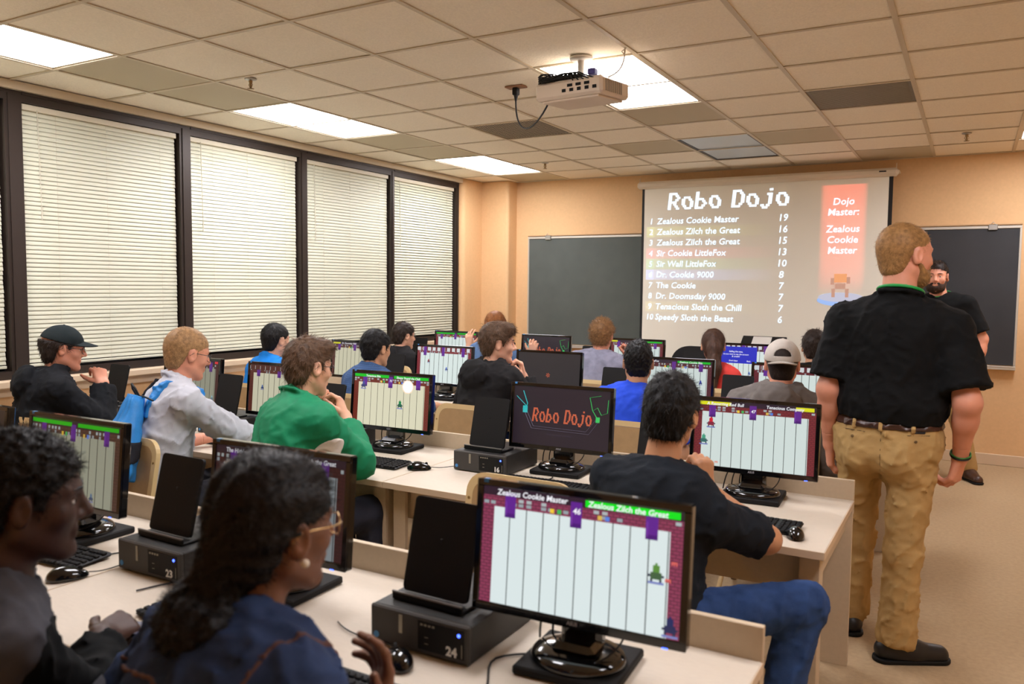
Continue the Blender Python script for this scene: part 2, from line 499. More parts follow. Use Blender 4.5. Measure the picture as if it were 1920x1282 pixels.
# windows: bronze frame with mullions, dark panes, venetian blinds
ZB, ZT = 1.0, 2.63
MUL = [(1.46, 1.56), (2.76, 2.865), (3.99, 4.085), (5.20, 5.29), (6.45, 6.51), (7.62, 7.68)]
PAN = [(MUL[i][1], MUL[i+1][0]) for i in range(5)]
M_glass = mat('dark night glass', (14, 16, 22), .06, spec=.6)
names = ['at the far left edge of the picture', 'behind the boy in the dark cap', 'behind the boy with the blue backpack', 'behind the man in the bright blue polo', 'nearest the front wall, with daylight-white slats']
sill = MB(); sill.box(XW-.02, XW+.085, YB, 7.72, .905, .95, bev=.006); sill.box(XW, XW+.03, YB, 7.70, .85, .905); struct(sill.build('trim_sill', M_trim))
top = MB(); top.box(XW, XW+.05, YB, 7.7, CZ-.05, CZ-.001); struct(top.build('trim_ceiling_edge', M_grid))
fr0 = MB(); fr0.box(XW-.08, XW-.06, YB, PAN[0][0], .95, ZT+.06); struct(fr0.build('wall_behind_camera_left', M_wall))
SL_P = .0272
for n, (a, c) in enumerate(PAN):
    fr = MB(); x0, x1 = XW-.09, XW+.012
    if n == 0: fr.box(x0, x1, MUL[0][0], a, .95, 2.70)
    fr.box(x0, x1, c, MUL[n+1][1], .95, 2.70)
    fr.box(x0, x1, a, c, .95, ZB); fr.box(x0, x1, a, c, ZT, 2.70); fr.box(x0, x1+.006, a, c, 2.675, 2.70)
    fr.box(x1, x1+.008, c+.02, MUL[n+1][1]-.02, .98, 2.67)
    wo = struct(fr.build(f'window_{n+1}', M_bronze))
    p = MB(); p.box(XW-.075, XW-.07, a, c, ZB, ZT); p.build('pane', M_glass, wo)
    t = thing('window_blind', f'cream venetian blind, closed, {names[n]}', 'blind', (XW-.028, (a+c)/2, ZT), group='venetian blinds')
    hw = (c-a)/2-.012
    q = MB(); q.box(-.016, .022, -hw, hw, -.038, -.002, bev=.003); q.build('headrail', mat('blind headrail', (214, 206, 182), .5), t)
    ns = int((ZT-ZB-.075)/SL_P)
    ang = math.radians(74 if n < 4 else 62)
    sw = .0155
    sm = MB()
    prof = [(-sw, 0), (-sw*.5, .0016), (0, .0022), (sw*.5, .0016), (sw, 0)]
    vs = []; 
    for y in (-hw+.004, hw-.004):
        for u, v2 in prof:
            X = u*math.cos(ang)+v2*math.sin(ang); Z = u*math.sin(ang)-v2*math.cos(ang)
            vs.append((X, y, -Z))
    sm.add(vs, [(i, i+1, 6+i, 5+i) for i in range(4)], True)
    first = None
    for k in range(ns):
        z = -.052-SL_P*k
        if first is None: first = sm.build('slat', M_slat, t); o = first
        else: o = first.copy(); COL.objects.link(o)
        o.location = (0, rnd.uniform(-.002, .002), z)
        o.rotation_euler = (rnd.uniform(-.0008, .0008), rnd.uniform(-.018, .018), 0)
    z = -.052-SL_P*ns
    q = MB(); q.box(-.012, .014, -hw+.003, hw-.003, z-.012, z+.006, bev=.003); q.build('bottom_rail', M_slat, t)
    q = MB()
    for yy in (-hw*.62, 0, hw*.75): q.tube([(.0165, yy, -.03), (.0165, yy, z)], .0011, 5)
    q.build('ladder_cord', M_cord, t)
    q = MB(); q.tube([(.026, -hw+.09, -.03), (.028, -hw+.10, -.62)], .0035, 6); q.tube([(.028, -hw+.10, -.62), (.028, -hw+.10, -.70)], .005, 6); q.build('tilt_wand', M_cord, t)

# chalkboards on the front wall
M_chalk = mat('grey chalkboard', (84, 90, 86), .8, bump=.0002, scale=30, var=.07, vscale=5)
M_chalk2 = mat('charcoal chalkboard', (52, 53, 56), .8, bump=.0002, scale=30, var=.08, vscale=5)
M_alu = mat('aluminium trim', (206, 200, 188), .4, metal=.4)
for x0, x1, m_, lab in ((-4.494, -2.09, M_chalk, 'wide grey chalkboard on the front wall, left of the projection screen'), (-2.06, .352, M_chalk2, 'dark charcoal chalkboard behind the two standing men, right of the projection screen')):
    z0, z1 = .885, 2.10
    t = thing('chalkboard', lab, 'chalkboard', ((x0+x1)/2, YF, z0)); hw = (x1-x0)/2; H = z1-z0
    q = MB(); q.box(-hw+.01, hw-.01, -.02, -.001, .01, H-.01); q.build('writing_surface', m_, t)
    q = MB(); q.box(-hw, hw, -.03, -.001, H-.012, H+.012, bev=.003); q.box(-hw, -hw+.018, -.028, -.001, 0, H, bev=.003); q.box(hw-.018, hw, -.028, -.001, 0, H, bev=.003); q.build('frame', M_alu, t)
    q = MB(); q.box(-hw, hw, -.03, -.001, H+.018, H+.03, bev=.002); q.build('map_rail', mat('tan cork rail', (196, 160, 120), .8), t)
    q = MB(); q.box(-hw, hw, -.075, -.001, -.028, -.002, bev=.003); q.box(-hw, hw, -.078, -.07, -.006, .006, bev=.002); q.build('chalk_tray', M_alu, t)
    q = MB(); cx = (-4.229 if x0 < -3 else .133)-(x0+x1)/2
    q.box(cx-.035, cx+.035, -.042, -.03, H-.025, H+.025, bev=.004); q.tube([(cx-.02, -.045, H+.02), (cx, -.05, H+.045), (cx+.02, -.045, H+.02)], .003, 6); q.build('map_clip', M_metal, t)
# ------------------------------------------------------------------ projection screen with its picture
GL = {  # pixel capitals of the title
 'R': ["#####..", "##..##.", "##...##", "##..##.", "#####..", "##.##..", "##..##.", "##...##", "......."],
 'o': [".......", ".......", ".####..", "##..##.", "##...##", "##...##", ".##..##", "..####.", "......."],
 'b': ["##.....", "##.....", "##.....", "#####..", "##..##.", "##...##", "##..##.", "#####..", "......."],
 'D': ["#####..", "##..##.", "##...##", "##...##", "##...##", "##...##", "##..##.", "#####..", "......."],
 'j': ["....##.", ".......", "...###.", "....##.", "....##.", "....##.", "....##.", "##.##..", ".###..."],
 ' ': ["...."]*9}
def pixel_title(mb, x, z, px, pz, y=0, shear=.12):
    """returns width; letters of small squares on the XZ plane at depth y"""
    for ch in 'Robo Dojo':
        g = GL[ch]
        for r, row in enumerate(g):
            c = 0
            while c < len(row):
                if row[c] == '#':
                    c1 = c
                    while c1 < len(row) and row[c1] == '#': c1 += 1
                    s = (8-r)*pz*shear
                    X0 = x+c*px+s; X1 = x+c1*px+s; Z1 = z-r*pz; Z0 = z-(r+1)*pz
                    mb.add([(X0, y, Z0), (X1, y, Z0), (X1, y, Z1), (X0, y, Z1)], [(0, 1, 2, 3)]); c = c1
                else: c += 1
        x += (len(g[0])+1)*px
    return x
def flat_text(mb, s, x, z, size, y=0, shear=.2, align='LEFT', offset=0, mi=0):
    vs, fs = text_geo(s, size, shear, align, offset)
    mb.add([(x+a, y, z+b2) for a, b2, _ in vs], fs, False, mi)
SX0, SX1, SZT, SZB, SY = -3.055, -.685, 2.575, .70, 8.16
t = thing('projection_screen', 'large pull-down projection screen showing the scoreboard on the front wall', 'projection screen', ((SX0+SX1)/2, SY, SZB))
cw = (SX1-SX0)/2; HH = SZT-SZB; XC = (SX0+SX1)/2
M_scr = mat('screen fabric', (250, 246, 232), .8)
M_bord = mat('black screen border', (18, 18, 20), .6)
q = MB(); q.box(-cw, cw, .001, .003, 0, HH); q.build('fabric', M_scr, t)
q = MB(); q.box(-cw-.012, -cw+.014, -.0002, .0036, 0, HH); q.box(cw-.016, cw+.018, -.0002, .0036, 0, HH); q.box(-cw, cw, -.0002, .0036, 0, .03); q.build('border', M_bord, t)
q = MB(); q.box(-cw-.06, cw+.06, -.045, .045, HH-.003, HH+.072, bev=.022)
for s in (-1, 1): q.box(s*(cw+.05)-.015, s*(cw+.05)+.015, -.01, .138, HH+.03, HH+.05); q.tube([(s*(cw+.04), 0, HH+.07), (s*(cw+.04), 0, HH+.11), (s*(cw+.04), .02, HH+.115)], .004, 6)
ho = q.build('housing', mat('cream roller housing', (226, 212, 190), .45), t)
q = MB(); q.box(cw-.10, cw-.04, -.047, -.044, HH+.035, HH+.047); q.build('name_plate', M_bord, ho)
q = MB(); q.tube([(-cw, .002, -.01), (cw, .002, -.01)], .013, 10); q.build('weight_bar', M_bord, t)
# the projected picture: faint coloured light and white lettering
def rgbmat(name, c, s): return mat(name, (30, 30, 30), .8, emit=(c, s))
def lx(x): return x-XC
def lz(z): return z-SZB
def glow(name, x0, x1, z0, z1, col, fn, parent, nx=8, nz=1):
    m = MATS.get('projected light')
    if not m:
        m = bpy.data.materials.new('projected light'); m.use_nodes = True; nt = m.node_tree; nt.nodes.clear(); MATS['projected light'] = m
        out = nt.nodes.new('ShaderNodeOutputMaterial'); tr = nt.nodes.new('ShaderNodeBsdfTransparent'); em = nt.nodes.new('ShaderNodeEmission'); ad = nt.nodes.new('ShaderNodeAddShader')
        a = nt.nodes.new('ShaderNodeAttribute'); a.attribute_name = 'Col'
        nt.links.new(a.outputs['Color'], em.inputs[0]); em.inputs[1].default_value = 1
        nt.links.new(tr.outputs[0], ad.inputs[0]); nt.links.new(em.outputs[0], ad.inputs[1]); nt.links.new(ad.outputs[0], out.inputs[0])
    q = MB(); vs = [(lx(x0+(x1-x0)*i/nx), -.0004, lz(z0+(z1-z0)*j/nz)) for i in range(nx+1) for j in range(nz+1)]
    q.add(vs, [(i*(nz+1)+j, (i+1)*(nz+1)+j, (i+1)*(nz+1)+j+1, i*(nz+1)+j+1) for i in range(nx) for j in range(nz)])
    o = q.build(name, m, parent)
    ca = o.data.color_attributes.new('Col', 'FLOAT_COLOR', 'POINT'); c = srgb(col); n = 0
    for i in range(nx+1):
        for j in range(nz+1):
            k = fn(i/nx, j/nz); ca.data[n].color = (*[v*k for v in c], 1); n += 1
    return o
Z0R, PR = 2.205, .1108
for i, col, f in ((1, (110, 120, 20), 1), (3, (150, 50, 74), 1), (4, (60, 125, 80), 1), (5, (90, 120, 180), 1.1), (8, (96, 92, 30), .8)):
    z = Z0R-PR*i
    glow('score_bar', -3.01, -1.66, z-.025, z+.083, col, lambda u, v, f=f: f*.26*max(0, 1-u)**.8, t)
    glow('rank_bar', -3.01, -2.925, z-.025, z+.083, col, lambda u, v: .30, t)
glow('winner_column', -1.29, -.87, 1.50, 2.52, (205, 62, 48), lambda u, v: .34*min(1, (1-abs(2*u-1))*5)*min(1, v*6)*(.55+.45*v), t, 12, 8)
wt = MB()
pixel_title(wt, lx(-2.79), lz(2.52), 1.12/(9*8-3-6), .0215, -.0009, .10)
ttl = wt.build('title_text', rgbmat('projected white', (225, 240, 255), .95), t, kind='stuff')
rows = [('1', 'Zealous Cookie Master', '19'), ('2', 'Zealous Zilch the Great', '16'), ('3', 'Zealous Zilch the Great', '15'), ('4', 'Sir Cookie LittleFox', '13'), ('5', 'Sir Wall LittleFox', '10'),
        ('6', 'Dr. Cookie 9000', '8'), ('7', 'The Cookie', '7'), ('8', 'Dr. Doomsday 9000', '7'), ('9', 'Tenacious Sloth the Chill', '7'), ('10', 'Speedy Sloth the Beast', '6')]
for i, (a, n, s) in enumerate(rows):
    wt = MB(); z = lz(Z0R-PR*i)
    flat_text(wt, a, lx(-2.962), z, .086, -.0009, .12, 'CENTER', .0012)
    flat_text(wt, n, lx(-2.90), z, .0885, -.0009, .12, 'LEFT', .0012)
    flat_text(wt, s, lx(-1.627), z-.004+.0008*i, .095, -.0009, .12, 'CENTER', .0012)
    wt.build('score_row', MATS['projected white'], t, kind='stuff')
wt = MB()
for s, z in (('Dojo', 2.335), ('Master:', 2.237), ('Zealous', 2.08), ('Cookie', 1.98), ('Master', 1.88)):
    flat_text(wt, s, lx(-1.083), lz(z), .092, -.0009, .12, 'CENTER', .0012)
wt.build('winner_text', MATS['projected white'], t, kind='stuff')
# dim robot on a pale round dais
q = MB(); cx = lx(-1.08); cz = lz(1.44)
for k, (rx, rz, dz, mi) in enumerate(((.21, .055, 0, 0), (.200, .045, .030, 1))):
    pts = [(cx+rx*math.cos(a*math.pi/12), -.0005-.0002*k, cz+dz+rz*math.sin(a*math.pi/12)) for a in range(24)]
    q.add(pts, [tuple(range(24))], False, mi)
q.build('dais_picture', [rgbmat('projected pale blue', (150, 178, 228), .8), rgbmat('projected grey blue', (190, 188, 205), .75)], t)
q = MB()
def rect(mb, x0, x1, z0, z1, y, mi=0): mb.add([(x0, y, z0), (x1, y, z0), (x1, y, z1), (x0, y, z1)], [(0, 1, 2, 3)], False, mi)
rect(q, cx-.06, cx+.05, cz+.17, cz+.25, -.0009, 0); rect(q, cx-.09, cx-.06, cz+.15, cz+.21, -.0009, 1); rect(q, cx+.05, cx+.08, cz+.16, cz+.22, -.0009, 1)
rect(q, cx-.05, cx+.04, cz+.11, cz+.16, -.0009, 1); rect(q, cx-.08, cx-.05, cz+.03, cz+.11, -.0009, 1); rect(q, cx+.04, cx+.07, cz+.03, cz+.11, -.0009, 1)
q.build('robot_picture', [rgbmat('projected dim orange', (222, 150, 100), .85), rgbmat('projected dim brown', (200, 150, 128), .7)], t)

# ------------------------------------------------------------------ projector on its ceiling pole
t = thing('projector', 'white projector hanging from the ceiling on a short pole, cables on top', 'projector', (-1.83, 3.93, CZ))
M_pw = mat('projector shell', (222, 206, 186), .5, bump=.0002, scale=200)
q = MB(); R0 = Matrix.Rotation(math.radians(-6), 4, 'Z') @ Matrix.Rotation(math.radians(3), 4, 'X')
bz = -.175
Mx = Matrix.Translation((0.0, .02, bz)) @ R0
q.box(-.20, .20, -.15, .15, -.045, .045, M=Mx, bev=.014); q.box(-.17, .17, -.13, .13, -.056, -.044, M=Mx, bev=.004)
body = q.build('body', M_pw, t)
q = MB()
for i in range(5): q.box(-.02+.045*i-.012, -.02+.045*i+.010, -.1525, -.149, -.018, -.002, M=Mx)
for i in range(3): q.box(.0+.05*i, .03+.05*i, -.1525, -.149, .006, .02, M=Mx)
q.build('socket', M_blackm, body)
q = MB()
for i in range(9): q.box(.1985, .2015, -.11+.02*i, -.098+.02*i, -.03, .03, M=Mx)
q.build('side_grille', mat('grille grey', (150, 142, 132), .5), body)
q = MB(); q.lathe([(.035, 0), (.035, .02), (.028, .022), (.026, .005), (0, .008)], 20, M=Mx @ Matrix.Translation((.10, .15, 0)) @ Matrix.Rotation(math.radians(-90), 4, 'X')); q.build('lens', M_gloss, t)
q = MB(); q.lathe([(0, -.001), (.06, -.001), (.06, -.012), (.02, -.014), (.018, -.02), (.016, -.095), (0, -.095)], 20); q.box(-.03, .03, -.03, .03, -.11, -.09, bev=.006)
for a in (30, 150, 210, 330):
    c, s = math.cos(math.radians(a)), math.sin(math.radians(a)); q.tube([(0, 0, -.105), (c*.10, s*.10, -.112), (c*.13, s*.12, -.128)], .007, 6)
q.build('ceiling_mount', M_white, t)
q = MB(); rr = random.Random(3)
for k in range(7):
    p0 = Vector((-.19+rr.random()*.05, -.13+rr.random()*.05, -.125)); pts = [p0]
    for i in range(14):
        a = i*.9+k; pts.append(Vector((-.16+.035*math.cos(a)+i*.006*(k % 3), -.10+.03*math.sin(a), -.118+.02*math.sin(a*.7+k))))
    q.tube(pts, .0032, 6)
for k in range(5):
    q.tube(bez((-.15+.03*k, -.08, -.115), (-.05+.03*k, -.1, -.09), (.0, -.14, -.10), (.02+.03*k, -.14, -.15), 10), .0035, 6)
q.box(-.19, .06, -.12, .0, -.132, -.112, M=Matrix.Rotation(.03, 4, 'Z'), bev=.006)
q.build('cable_bundle', M_black, t)
q = MB(); q.box(.10, .14, -.14, -.10, -.13, -.10, bev=.003); q.build('video_plug', mat('blue plug', (60, 50, 130), .5), t)
# power cord from the ceiling outlet, white cord up to the tile
t2 = thing('ceiling_outlet', 'small ceiling power outlet with a black plug, left of the projector', 'outlet', (-2.44, 4.32, CZ))
q = MB(); q.box(-.06, .06, -.035, .035, -.006, .002, bev=.002); q.build('cover_plate', mat('brown plate', (150, 110, 80), .6), t2)
q = MB(); q.box(-.018, .018, -.018, .018, -.05, -.006, bev=.005); q.tube([(0, 0, -.05), (0, 0, -.085)], [.014, .006], 8)
q.build('plug', M_black, t2)
q = MB(); q.tube(bez((-2.44, 4.32, CZ-.08), (-2.42, 4.28, CZ-.30), (-2.22, 4.12, CZ-.36), (-2.01, 3.93, CZ-.20), 16), .005, 7)
tag(q.build('power_cord', M_black), 'black power cord sagging from the ceiling outlet to the projector', 'cord')
q = MB(); q.tube(bez((-1.70, 3.90, CZ-.13), (-1.60, 3.88, CZ-.13), (-1.56, 3.87, CZ-.10), (-1.56, 3.865, CZ), 12), .004, 7)
q.tube([(-1.56, 3.865, CZ-.04), (-1.575, 3.86, CZ-.02), (-1.55, 3.86, CZ-.005)], .003, 6)
tag(q.build('white_cable', mat('white cable', (225, 220, 210), .5)), 'thin white cable from the projector up to the ceiling grid', 'cable')
for x, y, lab in ((-3.729, 3.441, 'fire sprinkler head in the ceiling left of the projector'), (-3.659, 7.068, 'fire sprinkler head near the front-left light panel'), (-.088, 7.164, 'fire sprinkler head in the ceiling above the right chalkboard')):
    t = thing('sprinkler', lab, 'sprinkler', (x, y, CZ))
    q = MB(); q.lathe([(0, 0), (.035, 0), (.034, -.004), (.02, -.008), (.012, -.01)], 20); q.build('escutcheon', M_metal, t)
    q = MB(); q.lathe([(.011, -.006), (.011, -.02), (.007, -.024), (.006, -.045), (.002, -.055), (.020, -.056), (.020, -.058), (0, -.059)], 14); 
    for s in (-1, 1): q.tube([(s*.008, 0, -.02), (s*.015, 0, -.034), (s*.003, 0, -.054)], .002, 5)
    q.build('head', mat('brass', (150, 125, 85), .35, metal=.9), t)
# lectern with a tilted display at the front
t = thing('lectern', 'black lectern with a tilted display in front of the projection screen', 'lectern', (-1.67, 7.65, 0))
q = MB(); q.box(-.22, .22, -.22, .22, 0, .95, bev=.01); q.build('cabinet', mat('dark laminate', (60, 48, 42), .5), t)
q = MB(); Mt = Matrix.Translation((0, 0, 1.03)) @ Matrix.Rotation(math.radians(35), 4, 'X'); q.box(-.20, .20, -.11, .11, -.012, .012, M=Mt, bev=.005); q.box(-.05, .05, .0, .06, .95, 1.01, bev=.005); q.build('display', M_black, t)
q = MB(); q.box(-.10, .07, -.085, .095, .0125, .0135, M=Mt); q.build('paper', mat('paper', (225, 222, 215), .7), t)
# office chair back beyond the girl with the ponytail
t = thing('office_chair', 'dark rounded chair back beyond the girl with the long ponytail', 'chair', (-2.16, 7.15, 0))
q = MB(); q.prism(rounded(-.21, .21, 0, .50, .16, 8), -.03, .03, M=Matrix.Translation((0, 0, .52)) @ Matrix.Rotation(math.radians(90), 4, 'X'), smooth=True); q.build('backrest', mat('dark chair fabric', (38, 37, 38), .9, bump=.0006, scale=300), t)
q = MB(); q.prism(rounded(-.24, .24, .03, .48, .1, 6), .42, .50, smooth=True); q.build('seat', MATS['dark chair fabric'], t)
q = MB(); q.tube([(0, .15, .1), (0, .15, .42)], .03, 10); q.tube([(0, .2, .42), (0, .0, .42), (0, .02, .6)], .018, 8); q.build('column', M_black, t)
for a in range(5):
    c, s = math.cos(a*1.2566), math.sin(a*1.2566); q = MB(); q.tube([(0, .15, .11), (c*.22, .15+s*.22, .07)], [.02, .014], 8); q.sphere((c*.22, .15+s*.22, .03), .03, 10, 6); q.build('leg', M_black, t)
# ------------------------------------------------------------------ rows of desks
M_lam = mat('beige laminate', (212, 199, 181), .5, spec=.3, bump=.0001, scale=300, var=.03, vscale=40, stretch=(1, 6, 1))
M_edge = mat('laminate edge band', (214, 190, 160), .4)
M_legp = mat('desk side laminate', (200, 180, 152), .5, bump=.0002, scale=200, var=.03)
BACK = [1.885, 3.54, 5.20, 6.86]
TZ, RZ, DEP = .69, .77, .78
ROWN = ['nearest row', 'second row', 'third row', 'front row']
SEG = [(-2.21, -.385), (-4.04, -2.215), (-5.04, -4.045)]
SEGN = ['right-hand end of the row by the aisle', 'middle of the row', 'short one against the window wall']
def make_desk(L, gap_l=0):
    """origin: right back corner on the floor; runs to -x by L"""
    t = thing('desk', '', 'desk')
    q = MB(); q.box(-L, 0, -DEP, -.02, TZ-.028, TZ-.0015, bev=.002); q.build('tabletop', M_lam, t)
    q = MB(); q.box(-L, 0, -DEP-.003, -DEP, TZ-.028, TZ-.001, bev=.001); q.box(0, .002, -DEP, -.02, TZ-.028, TZ-.002); q.build('edge_band', M_edge, t)
    q = MB(); q.box(-L, 0, -.02, 0, TZ-.06, RZ, bev=.0015); q.build('back_rail', M_legp, t)
    for x in (-.006, -L+.006+.02):
        s = 1 if x > -L/2 else -1
        q = MB()
        if s > 0: q.box(-.085, -.02, -DEP+.05, -DEP+.07, 0, TZ-.028, bev=.001); q.box(-.04, -.02, -DEP+.07, -DEP+.13, 0, TZ-.028, bev=.001)
        else: q.box(-L+.02, -L+.085, -DEP+.05, -DEP+.07, 0, TZ-.028, bev=.001); q.box(-L+.02, -L+.04, -DEP+.07, -DEP+.13, 0, TZ-.028, bev=.001)
        q.build('leg', M_legp, t)
        q = MB(); x0 = -.11 if s > 0 else -L+.0; q.box(x0, x0+.11, -.045, -.022, 0, TZ-.03, bev=.001)
        q.build('leg', M_legp, t)
        q = MB(); x0 = -.045 if s > 0 else -L+.025; q.box(x0, x0+.02, -DEP+.13, -.045, TZ-.12, TZ-.03, bev=.001); q.build('side_rail', M_legp, t)
    g = .30 if L > 1.2 else .2
    pts = [(-L+.085, TZ-.03), (-.085, TZ-.03), (-.085, TZ-.16), (-g+.06, TZ-.16), (-g-.0, TZ-.075), (-L+g, TZ-.075), (-L+g-.06, TZ-.16), (-L+.085, TZ-.16)]
    q = MB(); q.prism([(a, b2) for a, b2 in pts], -.02, 0, M=Matrix.Translation((0, -DEP+.09, 0)) @ Matrix.Rotation(math.radians(90), 4, 'X')); q.build('apron', M_legp, t)
    q = MB(); q.box(-L+.11, -.11, -.04, -.024, .28, TZ-.03, bev=.001); q.build('modesty_panel', M_legp, t)
    q = MB(); q.lathe([(.032, 0), (.032, .003), (.02, .004), (.019, -.002), (0, -.002)], 18, c=(-.62 if L > 1.2 else -.4, -.13, TZ-.001)); q.build('cable_grommet', M_black, t)
    return t
protos = {}
for r in range(4):
    for k, (x0, x1) in enumerate(SEG):
        L = round(x1-x0, 3)
        if L not in protos: o = protos[L] = make_desk(L)
        else: o = copy_tree(protos[L])
        o.location = (x1, BACK[r], 0)
        tag(o, f'beige laminate desk in the {ROWN[r]}, {SEGN[k]}', 'desk', 'beige classroom desks')

# ------------------------------------------------------------------ monitors
FW, FH = .51, .305
def paint_game(W, H, v, rng):
    """indexed colours of one arena screen"""
    B = np.zeros((H, W, 3)); brick = np.array(v.get('brick', (120, 42, 48))); B[:] = brick
    mort = brick*.72
    bh = max(3, H//36)
    for y in range(0, H, bh):
        B[y] = mort
        off = (y//bh % 2)*bh
        B[y:y+bh, off::bh*2] = mort
    fx0, fx1 = int(W*v.get('fx', .065)), int(W*.945); fy = int(H*.175)
    fl = np.array(v.get('floor', (212, 226, 220)))
    B[fy:, fx0:fx1] = fl
    n = 10
    for i in range(1, n+1):
        x = int(fx0+(fx1-fx0)*i/n*.99); B[fy:, x:x+1] = fl*(.38 if i % 3 else .28)
    top = int(H*.07)
    hud = np.array((46, 30, 44)); B[:top+1] = hud
    for i in range(26):                                             # grey ledger tiles
        x = int(W*i/26); 
        if rng.random() < .55: B[top+2:top+5, x+1:x+int(W/26)-1] = (170, 180, 182)
        if rng.random() < .4: B[top+6:top+9, x+1:x+int(W/26)-1] = (150, 160, 165)
    for u in (.12, .465, .83):
        a, c = int(W*u), int(W*u)+max(4, int(W*.062)); B[top-int(H*.03):int(H*.25), a:c] = (96, 36, 140); B[int(H*.22):int(H*.25), a:c] = (76, 26, 116)
        B[int(H*.12):int(H*.24), a+1:a+2] = (124, 60, 165)
    l, r_ = v.get('bars', ((0, 200, 30), (0, 200, 30)))
    if v.get('hud', 1):
        lw = v.get('lw', .46)
        if l: B[1:top, int(W*.01):int(W*(.01+lw))] = l
        if r_: B[1:top, int(W*v.get('rx', .54)):int(W*.985)] = r_
    else: B[:top+4] = brick*.8; B[2:top+3, ::max(2, W//12)] = (200, 205, 205)
    if v.get('grey', 0):
        for i in range(11):
            x = int(W*(i+.15)/11); B[1:top+4, x:x+int(W*.06)] = (206, 212, 214)
        for u in (.12, .465, .83): B[0:int(H*.25), int(W*u):int(W*u)+int(W*.062)] = (96, 36, 140)
    for (u, y, c) in ((.36, top+6, (240, 200, 60)), (.40, top+6, (60, 180, 90)), (.60, top+6, (220, 180, 80)), (.64, top+6, (90, 130, 220))):
        if v.get('hud', 1): B[y:y+4, int(W*u):int(W*u)+max(3, W//45)] = c
    for (u, w2, c) in v.get('bots', ()):
        x, y = int(W*u), int(H*w2); s = max(1, W//96)
        dark = (40, 44, 70)
        B[y-3*s:y, x-s:x+2*s] = c; B[y-4*s:y-3*s, x:x+s] = c
        B[y:y+3*s, x-2*s:x+3*s] = tuple(.55*np.array(c)+.45*np.array(dark)); B[y+3*s:y+4*s, x-2*s:x-s] = dark; B[y+3*s:y+4*s, x+2*s:x+3*s] = dark
        B[y+s:y+2*s, x-3*s:x-2*s] = dark; B[y+s:y+2*s, x+3*s:x+4*s] = dark
        B[y+4*s:y+5*s, x-3*s:x+4*s] = (120, 130, 190)
    for (u, w2, c) in v.get('marks', ()):
        x, y = int(W*u), int(H*w2); B[y:y+3, x:x+1] = c; B[y:y+3, x+2:x+3] = c; B[y:y+3, x+4:x+5] = c; B[y:y+1, x:x+5] = c
    if v.get('glow'):
        u, w2, rad = v['glow']; yy, xx = np.mgrid[0:H, 0:W]; d = np.hypot(xx-u*W, yy-w2*H)
        B[d < rad*W] = (250, 225, 190); B[d < rad*W*.86] = (250, 252, 255)
    if v.get('dialog'):
        B[int(H*.06):int(H*.56), int(W*.0):int(W*.72)] = (24, 40, 190)
    return B
def rects_mesh(name, B, w, h, m, parent, y, M):
    """greedy rectangles of one colour -> quads with a colour per face; the picture lies in the screen plane"""
    H, W, _ = B.shape; key = (B[..., 0].astype(int) << 16)+(B[..., 1].astype(int) << 8)+B[..., 2].astype(int)
    done = np.zeros((H, W), bool); R = []
    for j in range(H):
        i = 0
        while i < W:
            if done[j, i]: i += 1; continue
            k = key[j, i]; e = i+1
            while e < W and key[j, e] == k and not done[j, e]: e += 1
            f = j+1
            while f < H and (key[f, i:e] == k).all() and not done[f, i:e].any(): f += 1
            done[j:f, i:e] = True; R.append((i, e, j, f, B[j, i])); i = e
    vs = []; fs = []
    for i, e, j, f, c in R:
        o = len(vs); X0, X1 = -w/2+w*i/W, -w/2+w*e/W; Z1, Z0 = h/2-h*j/H, h/2-h*f/H
        vs += [M @ Vector(p) for p in ((X0, y, Z0), (X1, y, Z0), (X1, y, Z1), (X0, y, Z1))]; fs.append((o, o+1, o+2, o+3))
    me = bpy.data.meshes.new(name); me.from_pydata([tuple(v) for v in vs], [], fs)
    ca = me.color_attributes.new('Col', 'FLOAT_COLOR', 'CORNER')
    cols = np.ones((len(fs), 4, 4), np.float32)
    for n, r in enumerate(R): cols[n, :, :3] = srgb(np.clip(r[4], 0, 255))
    ca.data.foreach_set('color', cols.ravel()); me.materials.append(m); me.update()
    return link(name, me, parent)
MT = Matrix.Translation((0, 0, .235)) @ Matrix.Rotation(math.radians(-5), 4, 'X')       # screen leans back
M_led = mat('blue power light', (60, 90, 255), .4, emit=((60, 90, 255), 4))
M_stk = mat('blue sticker', (60, 130, 190), .5)
M_logo = mat('grey logo print', (150, 150, 155), .5)
